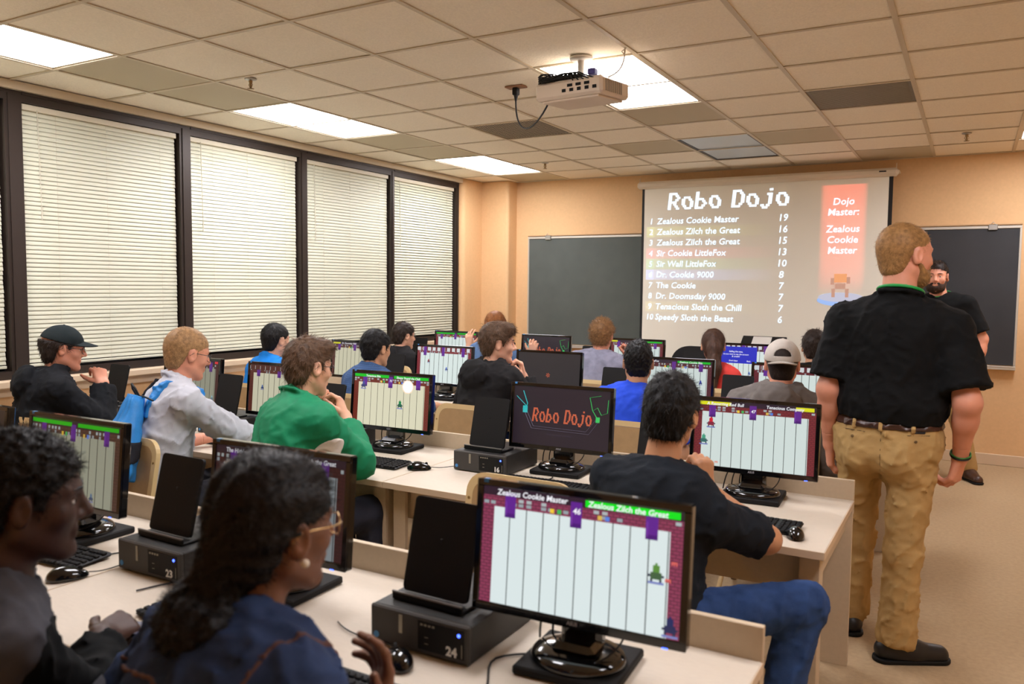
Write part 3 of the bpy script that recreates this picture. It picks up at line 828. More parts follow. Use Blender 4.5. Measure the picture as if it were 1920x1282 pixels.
def make_monitor_body():
    t = thing('monitor', '', 'monitor')
    q = MB(); q.box(-FW/2, FW/2, .0, .028, -FH/2, FH/2, M=MT, bev=.004); q.box(-.17, .17, .026, .05, -.11, .10, M=MT, bev=.012)
    bz = .016
    for a in ((-FW/2, FW/2, FH/2-bz, FH/2), (-FW/2, FW/2, -FH/2, -FH/2+bz+.004), (-FW/2, -FW/2+bz, -FH/2+bz, FH/2-bz), (FW/2-bz, FW/2, -FH/2+bz, FH/2-bz)):
        q.box(a[0], a[1], -.004, .002, a[2], a[3], M=MT, bev=.0015)
    c = q.build('casing', M_gloss, t)
    q = MB(); q.box(-FW/2+.018, -FW/2+.03, -.0046, -.0040, FH/2-.008, FH/2+.0005, M=MT); q.box(-FW/2+.018, -FW/2+.03, -.004, .008, FH/2, FH/2+.0006, M=MT); q.build('sticker', M_stk, c)
    q = MB(); q.box(FW/2-.05, FW/2-.038, -.0046, -.0041, -FH/2-.0005, -FH/2+.002, M=MT); q.build('power_light', M_led, c)
    q = MB()
    vs, fs = text_geo('ASUS', .011, 0, 'CENTER', .0003)
    q.add([tuple(MT @ Vector((a, -.0043, -FH/2+.007+b2))) for a, b2, _ in vs], fs); q.build('brand_print', M_logo, c)
    q = MB(); q.box(-.050, .050, .032, .075, .022, .25, bev=.012); q.box(-.052, .052, -.02, .07, .018, .045, bev=.012); q.build('stand_neck', M_gloss, t)
    q = MB(); q.lathe([(.110, 0), (.110, .006), (.104, .014), (.075, .022), (.0, .026)], 36, sx=1.0, sy=.88, c=(0, .025, .003)); q.build('stand_base', M_gloss, t)
    q = MB(); rr = random.Random(8)
    for k in range(4):
        x = -.08+.035*k; q.tube(bez((x, .055, .15), (x-.02, .10, .06), (x-.03-.02*k, .05+.03*k, .10), (x-.06, .12, -.018), 12), .0028, 6)
    q.tube(bez((.05, .05, .13), (.13, .08, .10), (.12, .03, .02), (.02, -.07, .012), 12), .0022, 6)
    q.build('cables', M_black, t)
    return t
mbody = make_monitor_body()
def plate():
    q = MB(); q.box(-.120, .120, -.085, .13, 0, .021, bev=.004); return q.build('monitor_plate', M_blackm)
mplate = plate()
used = {'m': 0, 'p': 0}
def add_screen(t, v, label):
    W, H = v.get('res', (144, 81)); w, h = FW-.033, FH-.037; rng = random.Random(hash(label) % 1000 if False else len(label)*7)
    M2 = MT @ Matrix.Translation((0, 0, .002))
    br = v.get('level', 1.0)
    br = round(br*.70, 3); m = attr_mat(f'lit screen {br}', br)
    if v['kind'] == 'game':
        B = paint_game(W, H, v, rng); s = rects_mesh('screen', B, w, h, m, t, -.0008, M2)
        if v.get('texts'):
            tm = rgbmat(f'screen white {br}', (245, 245, 250), br)
            for (txt, u, z, sz, al) in v['texts']:
                vs, fs = text_geo(txt, sz, .12, al, sz*.02); q = MB()
                q.add([tuple(M2 @ Vector((-w/2+u*w+a, -.0012, h/2-z*h+b2))) for a, b2, _ in vs], fs); q.build('screen_text', tm, s, kind='stuff')
    elif v['kind'] == 'title':
        B = np.zeros((9, 16, 3)); B[:] = (38, 28, 36); s = rects_mesh('screen', B, w, h, m, t, -.0008, M2)
        q = MB(); n0 = 0
        q2 = MB(); pixel_title(q2, -w*.30, h*.14, w*.60/66, h*.030, 0, .12)
        q.add([tuple(M2 @ (Vector(p)+Vector((0, -.0012, 0)))) for p in q2.v], q2.f); q.build('title_print', rgbmat('screen orange', (238, 112, 70), br), s, kind='stuff')
        def poly(pts, r, mm, nm):
            q = MB(); q.tube([M2 @ Vector((w*(a-.5), -.0014, h*(.5-b2))) for a, b2 in pts], r, 5, flat=.15); q.build(nm, mm, s)
        teal = rgbmat('screen teal', (40, 178, 180), br); gr = rgbmat('screen green', (50, 190, 90), br); gy = rgbmat('screen grey', (110, 105, 125), br)
        poly([(.10, .40), (.13, .33), (.03, .18)], .0065, teal, 'claw_print'); poly([(.13, .38), (.15, .30), (.10, .08)], .0065, teal, 'claw_print')
        q = MB(); q.box(w*(.10-.5), w*(.15-.5), -.0016, -.0012, h*(.5-.46), h*(.5-.34), M=M2); q.build('claw_hub', teal, s)
        poly([(.125, .46), (.20, .72), (.80, .74), (.90, .50)], .0022, gy, 'rail_print'); poly([(.15, .44), (.22, .68), (.77, .70), (.87, .48)], .0022, gy, 'rail_print')
        poly([(.88, .46), (.83, .33), (.80, .12), (.91, .08)], .0042, gr, 'arm_print'); poly([(.84, .33), (.88, .28), (.92, .40), (.98, .36), (.985, .14)], .0042, gr, 'arm_print')
        q = MB(); q.box(w*(.865-.5), w*(.905-.5), -.0016, -.0012, h*(.5-.53), h*(.5-.44), M=M2); q.build('arm_hub', gr, s)
        vs, fs = text_geo('Press any key to continue', .012, 0, 'CENTER', 0); q = MB(); q.add([tuple(M2 @ Vector((a, -.0012, -h*.32+b2))) for a, b2, _ in vs], fs); q.build('screen_text', rgbmat('screen faint', (60, 50, 66), br), s, kind='stuff')
    else:
        B = np.zeros((9, 16, 3)); B[:] = (42, 38, 38); s = rects_mesh('screen', B, w, h, m, t, -.0008, M2)
        q = MB()
        for k in range(6):
            a = k*math.pi/3; pts = [(0, 0), (.014*math.cos(a), .014*math.sin(a)), (.017*math.cos(a+.45), .017*math.sin(a+.45)), (.010*math.cos(a+.5), .010*math.sin(a+.5))]
            q.add([tuple(M2 @ Vector((x-.0, -.0012, z-.02))) for x, z in pts], [(0, 1, 2, 3)])
        q.build('cursor_print', rgbmat('screen orange', (238, 112, 70), br), s)
def place_monitor(t, x, y, rz, v, label):
    t.location = (x, y, TZ+.021); t.rotation_euler = (0, 0, rz); tag(t, label, 'monitor', 'black widescreen monitors')
    if used['p'] == 0: p = mplate
    else: p = mplate.copy(); COL.objects.link(p)
    used['p'] = 1
    p.location = (x+.0, y+.01, TZ); p.rotation_euler = (0, 0, rz*1.5)
    add_screen(t, v, label)
    return p
G, Y_, RD = (0, 190, 26), (225, 225, 20), (235, 50, 55)
FLC = (215, 228, 224); FLW = (216, 212, 184)
WHO = {}
mons = [
 # row, x, rz, screen, label, plate label
 (0, -.74, .045, dict(kind='game', res=(192, 108), floor=(218, 230, 230), brick=(140, 60, 88), bars=(None, (0, 225, 30)), level=1.0,
   bots=((.885, .50, (90, 140, 60)), (.955, .90, (30, 40, 90))), marks=((.955, .40, (235, 110, 100)), (.93, .54, (235, 110, 100))),
   texts=(('Zealous Cookie Master', .075, .062, .0185, 'LEFT'), ('Zealous Zilch the Great', .55, .062, .0185, 'LEFT'), ('46', .495, .135, .0185, 'CENTER')), rx=.54), 'large monitor at the bottom right of the picture with a bright arena game screen'),
 (0, -1.655, .031, dict(kind='game', floor=(150, 158, 162), brick=(70, 34, 36), bars=(None, None), level=.55, texts=(('The Hidden', .08, .062, .018, 'LEFT'), ('Zealous Zilch the Great', .56, .062, .018, 'LEFT'))), 'dim monitor half hidden behind the head of the woman with curly dark hair'),
 (0, -2.59, .016, dict(kind='game', floor=(166, 168, 148), brick=(88, 60, 50), bars=((30, 190, 20), (30, 190, 20)), level=.62, bots=((.27, .28, (70, 110, 60)), (.72, .90, (90, 120, 150)))), 'monitor with two green bars right of the person in the grey and black top'),
 (0, -3.245, .0, dict(kind='dark', level=.6), 'dark monitor cut by the left edge of the picture in the nearest row'),
 (1, -.75, .041, dict(kind='game', res=(192, 108), floor=FLC, brick=(128, 44, 50), bars=(Y_, Y_), lw=.30, rx=.84, level=.9, bots=((.14, .33, (215, 30, 50)), (.08, .60, (70, 160, 130))), marks=((.05, .92, (235, 120, 90)), (.13, .90, (235, 120, 90)), (.19, .93, (235, 120, 90))),
   texts=(('A Recurring Red Bull', .10, .062, .0175, 'LEFT'), ('Tenacious Company', .60, .062, .0175, 'LEFT'), ('47', .495, .145, .0175, 'CENTER'))), 'monitor with yellow bars and arena game in front of the man in the black T-shirt'),
 (1, -1.62, .046, dict(kind='title', level=1.0), 'large monitor with the orange title lettering, beside computer 16'),
 (1, -2.60, .03, dict(kind='game', res=(192, 108), floor=FLW, brick=(120, 46, 32), bars=(G, G), level=1.0, glow=(.72, .20, .075), bots=((.13, .22, (70, 80, 150)), (.63, .55, (10, 130, 70))), texts=(('Tenacious Bits', .16, .062, .016, 'LEFT'), ('Sleepy Stupid the Chill', .57, .062, .016, 'LEFT'), ('75', .495, .135, .016, 'CENTER'))), 'monitor with two green bars in front of the man in the green jacket'),
 (1, -3.39, .0, dict(kind='game', floor=FLW, brick=(105, 52, 40), hud=0, bars=(None, None), level=.75, bots=((.22, .48, (60, 100, 170)),)), 'monitor mostly hidden behind the head of the man in the green jacket'),
 (1, -4.13, .0, dict(kind='game', floor=(160, 160, 140), brick=(80, 40, 36), bars=(None, RD), rx=.93, level=.7, bots=((.9, .82, (150, 200, 210)),)), 'monitor behind the face of the boy with the blue backpack'),
 (2, -.905, .0, dict(kind='game', floor=FLC, brick=(110, 34, 44), hud=0, grey=1, bars=(None, None), level=.9), 'monitor between the grey backward cap and the standing man'),
 (2, -1.645, .03, dict(kind='game', floor=FLC, brick=(96, 40, 44), bars=(Y_, G), lw=.10, level=.85, bots=((.86, .50, (30, 50, 170)), (.46, .50, (120, 180, 170))), texts=(('LittleFox', .14, .062, .018, 'LEFT'), ('Zealous Cookie Bits', .56, .062, .018, 'LEFT'))), 'monitor right of the man in the royal blue T-shirt with yellow and green bars'),
 (2, -2.555, .03, dict(kind='dark', level=1.0), 'nearly black monitor with a small orange cursor star'),
 (2, -3.44, .03, dict(kind='game', floor=FLC, brick=(140, 50, 56), hud=0, grey=1, bars=(None, None), level=1.0, bots=((.22, .40, (150, 20, 40)), (.56, .60, (60, 100, 200)))), 'monitor between the plaid shirt and the black hoodie, with red and blue game figures'),
 (2, -4.30, .0, dict(kind='game', floor=FLW, brick=(100, 50, 44), bars=(Y_, None), lw=.16, level=.8, texts=(('Dr. Doomsday 9000', .2, .062, .018, 'LEFT'),)), 'monitor half hidden behind the head of the man in the blue plaid shirt'),
 (3, -.85, .0, dict(kind='game', floor=FLC, bars=(G, G), level=.8), 'front-row monitor hidden behind the standing man'),
 (3, -1.60, .0, dict(kind='game', floor=FLC, brick=(90, 40, 60), hud=0, grey=1, dialog=1, bars=(None, None), level=.95, bots=((.60, .85, (90, 130, 210)),), texts=(('Sailing the seas,', .36, .22, .018, 'CENTER'), ('do you want to see the account', .36, .30, .016, 'CENTER'), ('& credit?', .36, .37, .018, 'CENTER'), ('Don\'t Save', .32, .50, .016, 'CENTER'), ('Back', .58, .50, .016, 'CENTER'))), 'monitor with a blue dialog box in front of the girl with the ponytail'),
 (3, -2.53, .0, dict(kind='game', floor=FLC, bars=(Y_, G), lw=.12, level=.85), 'front-row monitor right of the man with curly light hair, green bar on top'),
 (3, -3.42, .02, dict(kind='title', level=1.0), 'small front-row monitor with orange title lettering behind a raised hand'),
 (3, -4.42, .0, dict(kind='game', floor=FLC, brick=(130, 50, 54), bars=(G, G), level=.95, bots=((.66, .60, (190, 20, 50)),)), 'small front-row monitor with green bars left of the woman with auburn hair'),
]
MY = [1.60, 3.31, 5.02, 6.66]
pl_ = ['of the large bottom-right monitor', 'of the monitor behind the curly-haired woman', 'of the green-bar monitor at the left', 'of the dark monitor at the left picture edge', 'in front of the man in the black T-shirt', 'of the orange title monitor beside computer 16', 'in front of the man in the green jacket', 'hidden behind the man in the green jacket', 'in front of the boy in the dark cap',
 'in front of the man in the grey cap', 'in front of the man in the royal blue T-shirt', 'under the nearly black monitor', 'in front of the man in the plaid shirt', 'in front of the man in the bright blue polo', 'at the aisle end of the front row', 'in front of the girl with the ponytail', 'in front of the man with curly light hair', 'in front of the woman with auburn hair', 'of the front-row monitor nearest the corner']
plab = {m[4]: 'flat black base plate ' + a for m, a in zip(mons, pl_)}
bodies = [mbody]+[copy_tree(mbody) for _ in mons[1:]]
for mb_, (r, x, rz, v, lab) in zip(bodies, mons):
    y = MY[r]
    p = place_monitor(mb_, x, y, rz, v, lab)
    tag(p, plab[lab], 'base plate', 'black plates under the monitors')
# ------------------------------------------------------------------ desktop computers with a dark panel leaning in a stand on top
M_pcg = mat('dark grey steel', (52, 51, 50), .45, metal=.3, bump=.0002, scale=400)
M_pcf = mat('perforated front', (64, 61, 58), .55, metal=.2, bump=.0012, scale=700)
def make_pc():
    t = thing('desktop_computer', '', 'computer'); w, d, h = .28, .31, .092
    q = MB(); q.box(-w/2, w/2, .012, d, .003, h, bev=.003); 
    for sx_ in (-1, 1):
        for yy in (.04, d-.04): q.lathe([(.01, 0), (.01, .004)], 8, c=(sx_*(w/2-.03), yy, 0))
    q.build('case', M_pcg, t)
    q = MB(); q.box(-w/2-.001, w/2+.001, 0, .014, .003, h+.001, bev=.004); fp = q.build('front_panel', M_pcf, t)
    q = MB(); q.box(.0, w/2-.012, -.0015, .001, .014, h-.010, bev=.001); q.build('drive_door', M_blackm, fp)
    q = MB(); q.box(-.055, -.045, -.0012, .0, .040, h-.008); q.build('name_strip', mat('silver print', (150, 145, 130), .4, metal=.5), fp)
    q = MB(); q.lathe([(.008, 0), (.008, .001)], 12, M=Matrix.Rotation(math.radians(90), 4, 'X'), c=(-w/2+.018, -.0003, .022)); q.build('badge', M_stk, fp)
    q = MB()
    for i in range(4): q.box(.008+.011*i, .015+.011*i, -.0022, -.001, h-.020, h-.015)
    q.build('port', MATS['silver print'], fp)
    q = MB(); q.lathe([(.004, 0), (.004, .0015)], 12, M=Matrix.Rotation(math.radians(90), 4, 'X'), c=(w/2-.025, -.0013, h-.022)); q.build('power_light', M_led, fp)
    q = MB(); q.box(.020, .030, -.002, -.001, .045, .0465); q.box(.020, .030, -.002, -.001, .030, .0315); q.box(w/2-.018, w/2-.0165, -.002, -.001, .018, .050); q.build('slot_marks', MATS['silver print'], fp)
    return t
def make_panel():
    t = thing('tablet_panel', '', 'tablet'); w, h = .190, .232
    q = MB(); q.prism(rounded(-w/2, w/2, 0, h, .012, 4), -.010, 0, M=Matrix.Translation((0, .02, .014)) @ Matrix.Rotation(math.radians(76), 4, 'X')); q.build('panel', M_blackm, t)
    q = MB(); q.box(-w/2-.008, w/2+.008, -.012, .10, 0, .008, bev=.002); q.box(-w/2-.008, w/2+.008, -.012, -.004, .004, .020, bev=.002); q.tube([(0, .095, .006), (0, .06, .15)], .012, 6, flat=.4)
    q.build('stand', M_black, t)
    q = MB(); q.box(-w/2-.008, w/2+.008, -.0125, -.006, .016, .021, bev=.001); q.build('stand_lip', mat('grey lip', (120, 116, 112), .35, metal=.4), t)
    return t
def make_keyboard():
    t = thing('keyboard', '', 'keyboard')
    Mk = Matrix.Rotation(math.radians(3), 4, 'X')
    q = MB(); q.box(-.225, .225, -.07, .07, .002, .016, M=Mk, bev=.006); q.build('housing', M_black, t)
    q = MB()
    for j in range(6):
        x = -.215; y = .052-.021*j-(.004 if j else 0)
        while x < .21:
            if not (.075 < x < .085 or .138 < x < .146):
                wk = .0165
                if j == 5 and -.13 < x < -.02: wk = .105
                q.box(x, x+wk-.002, y-.016, y, .014, .0215, M=Mk, bev=.002)
                x += wk+.0015
            else: x += .010
    q.build('keys', M_blackm, t, kind='stuff')
    return t
def make_mouse():
    t = thing('mouse', '', 'mouse')
    q = MB(); prof = []
    n, m = 16, 8
    vs = []
    for i in range(m+1):
        a = math.pi/2*i/m
        for k in range(n):
            th = 2*math.pi*k/n; r = math.cos(a)
            vs.append((.031*r*math.cos(th)*(1-.12*math.sin(th)), .057*r*math.sin(th), .004+.034*math.sin(a)*(1-.25*math.sin(th)*r)))
    fs = [(i*n+k, i*n+(k+1) % n, (i+1)*n+(k+1) % n, (i+1)*n+k) for i in range(m) for k in range(n)]
    q.add(vs, fs, True); q.add(vs[:n], [tuple(range(n))[::-1]]); q.build('shell', M_gloss, t)
    q = MB(); q.lathe([(.007, -.003), (.007, .003)], 12, c=(0, .033, .028), M=Matrix.Rotation(math.radians(90), 4, 'Y')); q.build('scroll_wheel', M_blackm, t)
    q = MB(); q.tube(bez((0, .055, .012), (.01, .12, .004), (-.08, .15, .004), (-.09, .27, .004), 14), .0018, 5); q.build('cable', M_black, t)
    return t
pc0, pn0, kb0, ms0 = make_pc(), make_panel(), make_keyboard(), make_mouse()
def put(proto, x, y, z, rz, label, cat, group, state={}):
    o = proto if proto.name not in state else copy_tree(proto)
    state.setdefault(proto.name, 1)
    o.location = (x, y, z); o.rotation_euler = (0, 0, rz); tag(o, label, cat, group); return o
NUMS = {}
seats = [ # row, x, where
 (0, -1.09, 'directly left of the large bottom-right monitor', '24'), (0, -2.06, 'behind the curly-haired woman, numbered 23', '23'),
 (0, -2.95, 'at the far left of the nearest row', None),
 (1, -1.935, 'numbered 16, left of the orange title monitor', '16'), (1, -1.10, 'hidden behind the man in the black T-shirt', None), (1, -2.93, 'right behind the hands of the man in the green jacket', None),
 (1, -3.70, 'between the blue-backpack boy and the green jacket', None), (1, -4.72, 'below the window between dark cap and blue backpack', None),
 (2, -1.20, 'just left of the grey backward cap', None), (2, -1.99, 'left of the man in the royal blue T-shirt', None), (2, -2.93, 'behind the man in the black hoodie', None), (2, -3.80, 'right of the man in the blue plaid shirt', None),
 (3, -4.78, 'by the corner, left of the small green-bar monitor', None), (3, -3.78, 'behind the woman with auburn hair', None), (3, -2.90, 'beside the man with curly light hair', None), (3, -1.97, 'front row, left of the girl with the ponytail', None)]
PY = [1.490, 3.115, 4.78, 6.44]
for r, x, wh, num in seats:
    y = PY[r]
    c = put(pc0, x, y, TZ, .0, f'black slim desktop computer {wh}', 'computer', 'slim desktop computers')
    NUMS[(r, x)] = c
    put(pn0, x-.012, y+.06, TZ+.0935, -.02, 'dark tablet panel atop computer ' + wh.replace(', numbered 23', '').replace('numbered 16, ', '').replace('right behind', 'behind'), 'tablet', 'dark panels on the computers')
for r, x, wh, num in seats:
    if num:
        fp = [k for k in NUMS[(r, x)].children if k.name.startswith('front_panel')][0]
        q = MB(); vs, fs = text_geo(num, .030, 0, 'CENTER', .0012); q.add([(.095+a, -.0022, .018+b2) for a, b2, _ in vs], fs); q.build('number_label', mat('white label print', (225, 225, 220), .5), fp)
KY = [1.36, 2.99, 4.66, 6.3]
kbs = [(0, -.99, -.10, .0, 'at the bottom edge under the large right monitor'), (0, -1.62, -.02, -.12, 'behind the curly-haired woman'), (0, -2.52, .10, .05, 'at the left in front of the dim green-bar monitor'),
 (1, -.72, -.03, -.02, 'right of the man in the black T-shirt'), (1, -1.55, .06, .03, 'in front of the orange title monitor'), (1, -2.52, .03, .02, 'at the elbow of the man in the green jacket'), (1, -3.35, 0, 0, 'behind the boy with the blue backpack'), (1, -4.36, 0, 0, 'in front of the boy in the dark cap'),
 (2, -.80, 0, 0, 'in front of the man in the grey cap'), (2, -1.6, 0, 0, 'in front of the man in the royal blue T-shirt'), (2, -2.5, 0, 0, 'in front of the man in the black hoodie'), (2, -3.42, 0, 0, 'in front of the man in the plaid shirt'), (2, -4.3, 0, 0, 'in front of the man in the blue polo')]
for r, x, dy, a, wh in kbs: put(kb0, x, KY[r]+dy, TZ, a, f'black keyboard {wh}', 'keyboard', 'black keyboards')
for x, y, a, wh in ((-.50, 2.885, .35, 'at the right end of the second row'), (-2.21, 3.03, -1.0, 'between the green jacket and computer 16'), (-2.245, 1.36, -.5, 'on the near left desk'), (-1.10, 1.43, .9, 'beside the raised hand at the bottom centre'), (-3.07, 2.97, 0, 'under the hand of the boy with the blue backpack'), (-3.02, 4.60, 0, 'under the hand of the man in the plaid shirt')):
    put(ms0, x, y, TZ, a, f'black computer mouse {wh}', 'mouse', 'black mice')
# loose cables on the desks
for pts, lab in (([(-1.99, 1.40), (-1.93, 1.52), (-1.78, 1.45), (-1.66, 1.50), (-1.62, 1.6)], 'thin black cable looping on the near desk behind the curly-haired woman'),
                 ([(-.93, 1.25), (-.86, 1.40), (-.92, 1.56), (-.80, 1.66)], 'thin black cable curling in front of the large right monitor'),
                 ([(-2.05, 1.50), (-2.28, 1.60), (-2.34, 1.50), (-2.30, 1.44)], 'thin cable from computer 23 to the left mouse'),
                 ([(-1.78, 3.16), (-1.70, 3.08), (-1.60, 3.18), (-1.66, 3.30)], 'black cable looping beside computer 16'),
                 ([(-1.00, 3.28), (-.94, 3.36), (-1.02, 3.44), (-.98, 3.49)], 'bundle of black cables behind the hand of the man in the black T-shirt')):
    P3 = [Vector((x, y, TZ+.003)) for x, y in pts]; sm = []
    for i in range(len(P3)-1):
        a = P3[max(i-1, 0)]; b2 = P3[i]; c = P3[i+1]; d = P3[min(i+2, len(P3)-1)]
        for k in range(6):
            u = k/6; sm.append(.5*((2*b2)+(c-a)*u+(2*a-5*b2+4*c-d)*u*u+(3*b2-a-3*c+d)*u**3))
    sm.append(P3[-1])
    q = MB(); q.tube(sm, .0025, 6); tag(q.build('cable', M_black), lab, 'cable')

# ------------------------------------------------------------------ folding chairs
M_tan = mat('tan enamelled steel', (212, 184, 134), .38, bump=.0001, scale=100)
M_vin = mat('tan vinyl', (166, 134, 92), .55, bump=.0006, scale=90, var=.06)
def make_chair():
    t = thing('folding_chair', '', 'chair'); W = .225
    Mb = Matrix.Translation((0, -.17, .43)) @ Matrix.Rotation(math.radians(-10), 4, 'X')
    # pressed frame: inverted U with round shoulders, made of flat bar
    def U(W2, H, r, z0):
        p = [(-W2, z0)]
        for i in range(7): a = math.pi-math.pi/2*i/6; p.append((-W2+r+r*math.cos(a), H-r+r*math.sin(a)))
        for i in range(7): a = math.pi/2-math.pi/2*i/6; p.append((W2-r+r*math.cos(a), H-r+r*math.sin(a)))
        p.append((W2, z0)); return p
    o, i_ = U(W, .42, .075, -.06), U(W-.028, .42-.030, .055, -.06)
    q = MB(); n = len(o); vs = []
    for (x, z) in o: vs += [Mb @ Vector((x, -.011, z)), Mb @ Vector((x, .011, z))]
    for (x, z) in i_: vs += [Mb @ Vector((x, -.011, z)), Mb @ Vector((x, .011, z))]
    fs = []
    for k in range(n-1):
        a, c = 2*k, 2*(k+1); e, g = 2*n+2*k, 2*n+2*(k+1)
        fs += [(a, a+1, c+1, c), (e, g, g+1, e+1), (a, c, g, e), (a+1, e+1, g+1, c+1)]
    q.add(vs, fs, False); q.build('back_frame', M_tan, t)
    q = MB(); q.prism(U(W-.029, .42-.031, .054, .13), -.006, .012, M=Mb @ Matrix.Rotation(math.radians(90), 4, 'X')); q.build('backrest', M_vin, t)
    q = MB(); q.prism(rounded(-.20, .20, -.19, .21, .05, 5), .408, .435); q.build('seat', M_vin, t)
    q = MB(); q.prism(rounded(-.205, .205, -.195, .215, .052, 5), .395, .409); q.build('seat_pan', M_tan, t)
    for s in (-1, 1):
        q = MB(); q.tube([(s*(W-.012), -.155, .40), (s*(W-.012), .0, .30), (s*(W-.012), .22, .015)], .012, 8); q.build('leg', M_tan, t)
        q = MB(); q.tube([(s*(W-.035), .17, .40), (s*(W-.035), -.24, .015)], .012, 8); q.build('leg', M_tan, t)
        q = MB(); q.tube([(s*(W-.012), .2175, .02), (s*(W-.012), .222, .0)], .015, 8); q.tube([(s*(W-.035), -.238, .02), (s*(W-.035), -.243, .0)], .015, 8); q.build('foot_cap', mat('tan rubber', (120, 100, 76), .8), t)
        q = MB(); q.lathe([(.007, 0), (.007, .003)], 8, M=Mb @ Matrix.Translation((s*(W-.014), -.012, .02)) @ Matrix.Rotation(math.radians(90), 4, 'X')); q.lathe([(.005, 0), (.005, .002)], 8, M=Mb @ Matrix.Translation((s*(W-.014), -.011, .32)) @ Matrix.Rotation(math.radians(90), 4, 'X')); q.build('rivet', mat('old brass', (150, 120, 70), .4, metal=.7), t)
    q = MB(); q.tube([(-W+.012, .19, .06), (W-.012, .19, .06)], .008, 6); q.tube([(-W+.035, -.20, .06), (W-.035, -.20, .06)], .008, 6); q.build('crossbar', M_tan, t)
    return t
ch0 = make_chair()
CH = [(-4.33, 2.47, .05, 'of the boy in the dark cap'), (-3.34, 2.44, -.05, 'of the boy with the blue backpack'), (-2.53, 2.43, 0, 'of the man in the green jacket'), (-1.42, 2.68, 0, 'standing empty in front of computer 16'), (-.90, 2.43, -.12, 'of the man in the black T-shirt'),
      (-4.43, 4.12, 0, 'of the man in the bright blue polo'), (-3.52, 4.10, 0, 'of the man in the blue plaid shirt'), (-2.56, 4.10, 0, 'of the man in the black hoodie'), (-1.60, 4.08, 0, 'of the man in the royal blue T-shirt'), (-.83, 4.04, 0, 'of the man in the grey cap'),
      (-4.42, 5.74, 0, 'of the boy in the black hooded jacket by the corner'), (-3.53, 5.74, 0, 'of the woman with auburn hair'), (-2.50, 5.70, 0, 'of the man with curly light hair'), (-1.60, 5.72, 0, 'of the girl with the ponytail'), (-.93, 5.74, 0, 'of the person half hidden behind the standing man'),
      (-1.70, .66, .15, 'of the person in the grey and black top at lower left'), (-1.10, .74, -.05, 'of the woman with curly dark hair')]
for x, y, a, wh in CH: put(ch0, x, y, 0, a, f'tan metal folding chair {wh}', 'chair', 'tan folding chairs')
# ------------------------------------------------------------------ people
RNG = np.random.default_rng(5)
def rotm(yaw, pitch=0, roll=0):
    """yaw + turns left, pitch + looks up, roll + tilts to its right; degrees; columns = right, forward, up"""
    y, p, r = map(math.radians, (yaw, pitch, roll))
    Rz = np.array([[math.cos(y), -math.sin(y), 0], [math.sin(y), math.cos(y), 0], [0, 0, 1]])
    Rx = np.array([[1, 0, 0], [0, math.cos(p), -math.sin(p)], [0, math.sin(p), math.cos(p)]])
    Ry = np.array([[math.cos(r), 0, math.sin(r)], [0, 1, 0], [-math.sin(r), 0, math.cos(r)]])
    return Rz @ Rx @ Ry
def ik(S, W, l1, l2, pole):
    S, W = np.array(S, float), np.array(W, float); d = W-S; L = np.linalg.norm(d)
    if L > (l1+l2)*.995: W = S+d/L*(l1+l2)*.995; d = W-S; L = np.linalg.norm(d)
    u = d/L; a = (l1*l1-l2*l2+L*L)/(2*L); h = math.sqrt(max(l1*l1-a*a, 1e-6))
    pl = np.array(pole, float); pl = pl-(pl@u)*u; pl = unit(pl)
    return S+u*a+pl*h, W
def hand_prims(W, d, b, side, curl=.35, spread=.3, sc=1.0, thumb=.4):
    Y = unit(d); Z = np.array(b, float); Z = unit(Z-(Z@Y)*Y); X = np.cross(Y, Z); tx = -side
    T = lambda x, y, z: np.array(W)+(X*x*tx+Y*y+Z*z)*sc
    pr = []
    kn = [(.030, .088), (.010, .092), (-.010, .088), (-.028, .080)]
    for (x, y) in kn: pr.append((caps(T(x*.55, .008, 0), T(x, y, .002), .0145*sc, .0115*sc), .016*sc))
    pr.append((caps(T(.012, .02, -.008), T(.024, .055, -.008), .014*sc, .012*sc), .02))
    for n, (x, y) in enumerate(kn):
        L = (.078, .086, .079, .062)[n]; s = (.45, .30, .25); cu = curl+(-.05, 0, .04, .08)[n]
        a = 0; p = T(x, y, .002); sp = (1.2, .3, -.5, -1.4)[n]*spread*.25
        rads = (.0102, .0092, .0082, .0068)
        for k in range(3):
            a += math.radians((70, 90, 55)[k])*cu
            v = (X*math.sin(sp)*tx+Y*math.cos(sp))*math.cos(a)-Z*math.sin(a)
            q = p+v*L*s[k]*sc; pr.append((caps(p, q, rads[k]*sc, rads[k+1]*sc), .005*sc)); p = q
    p = T(.018, .018, -.006); v = unit(X*tx*(.85-.3*thumb)+Y*.55-Z*(.15+.45*thumb))
    for k, (L, r0, r1) in enumerate(((.044, .0155, .012), (.034, .012, .0105), (.028, .0105, .008))):
        q = p+v*L*sc; pr.append((caps(p, q, r0*sc, r1*sc), .008*sc)); p = q
        v = unit(v+(Y*.35-X*tx*.25*thumb-Z*.22*thumb)*.8)
    return pr, T(0, .08, 0)
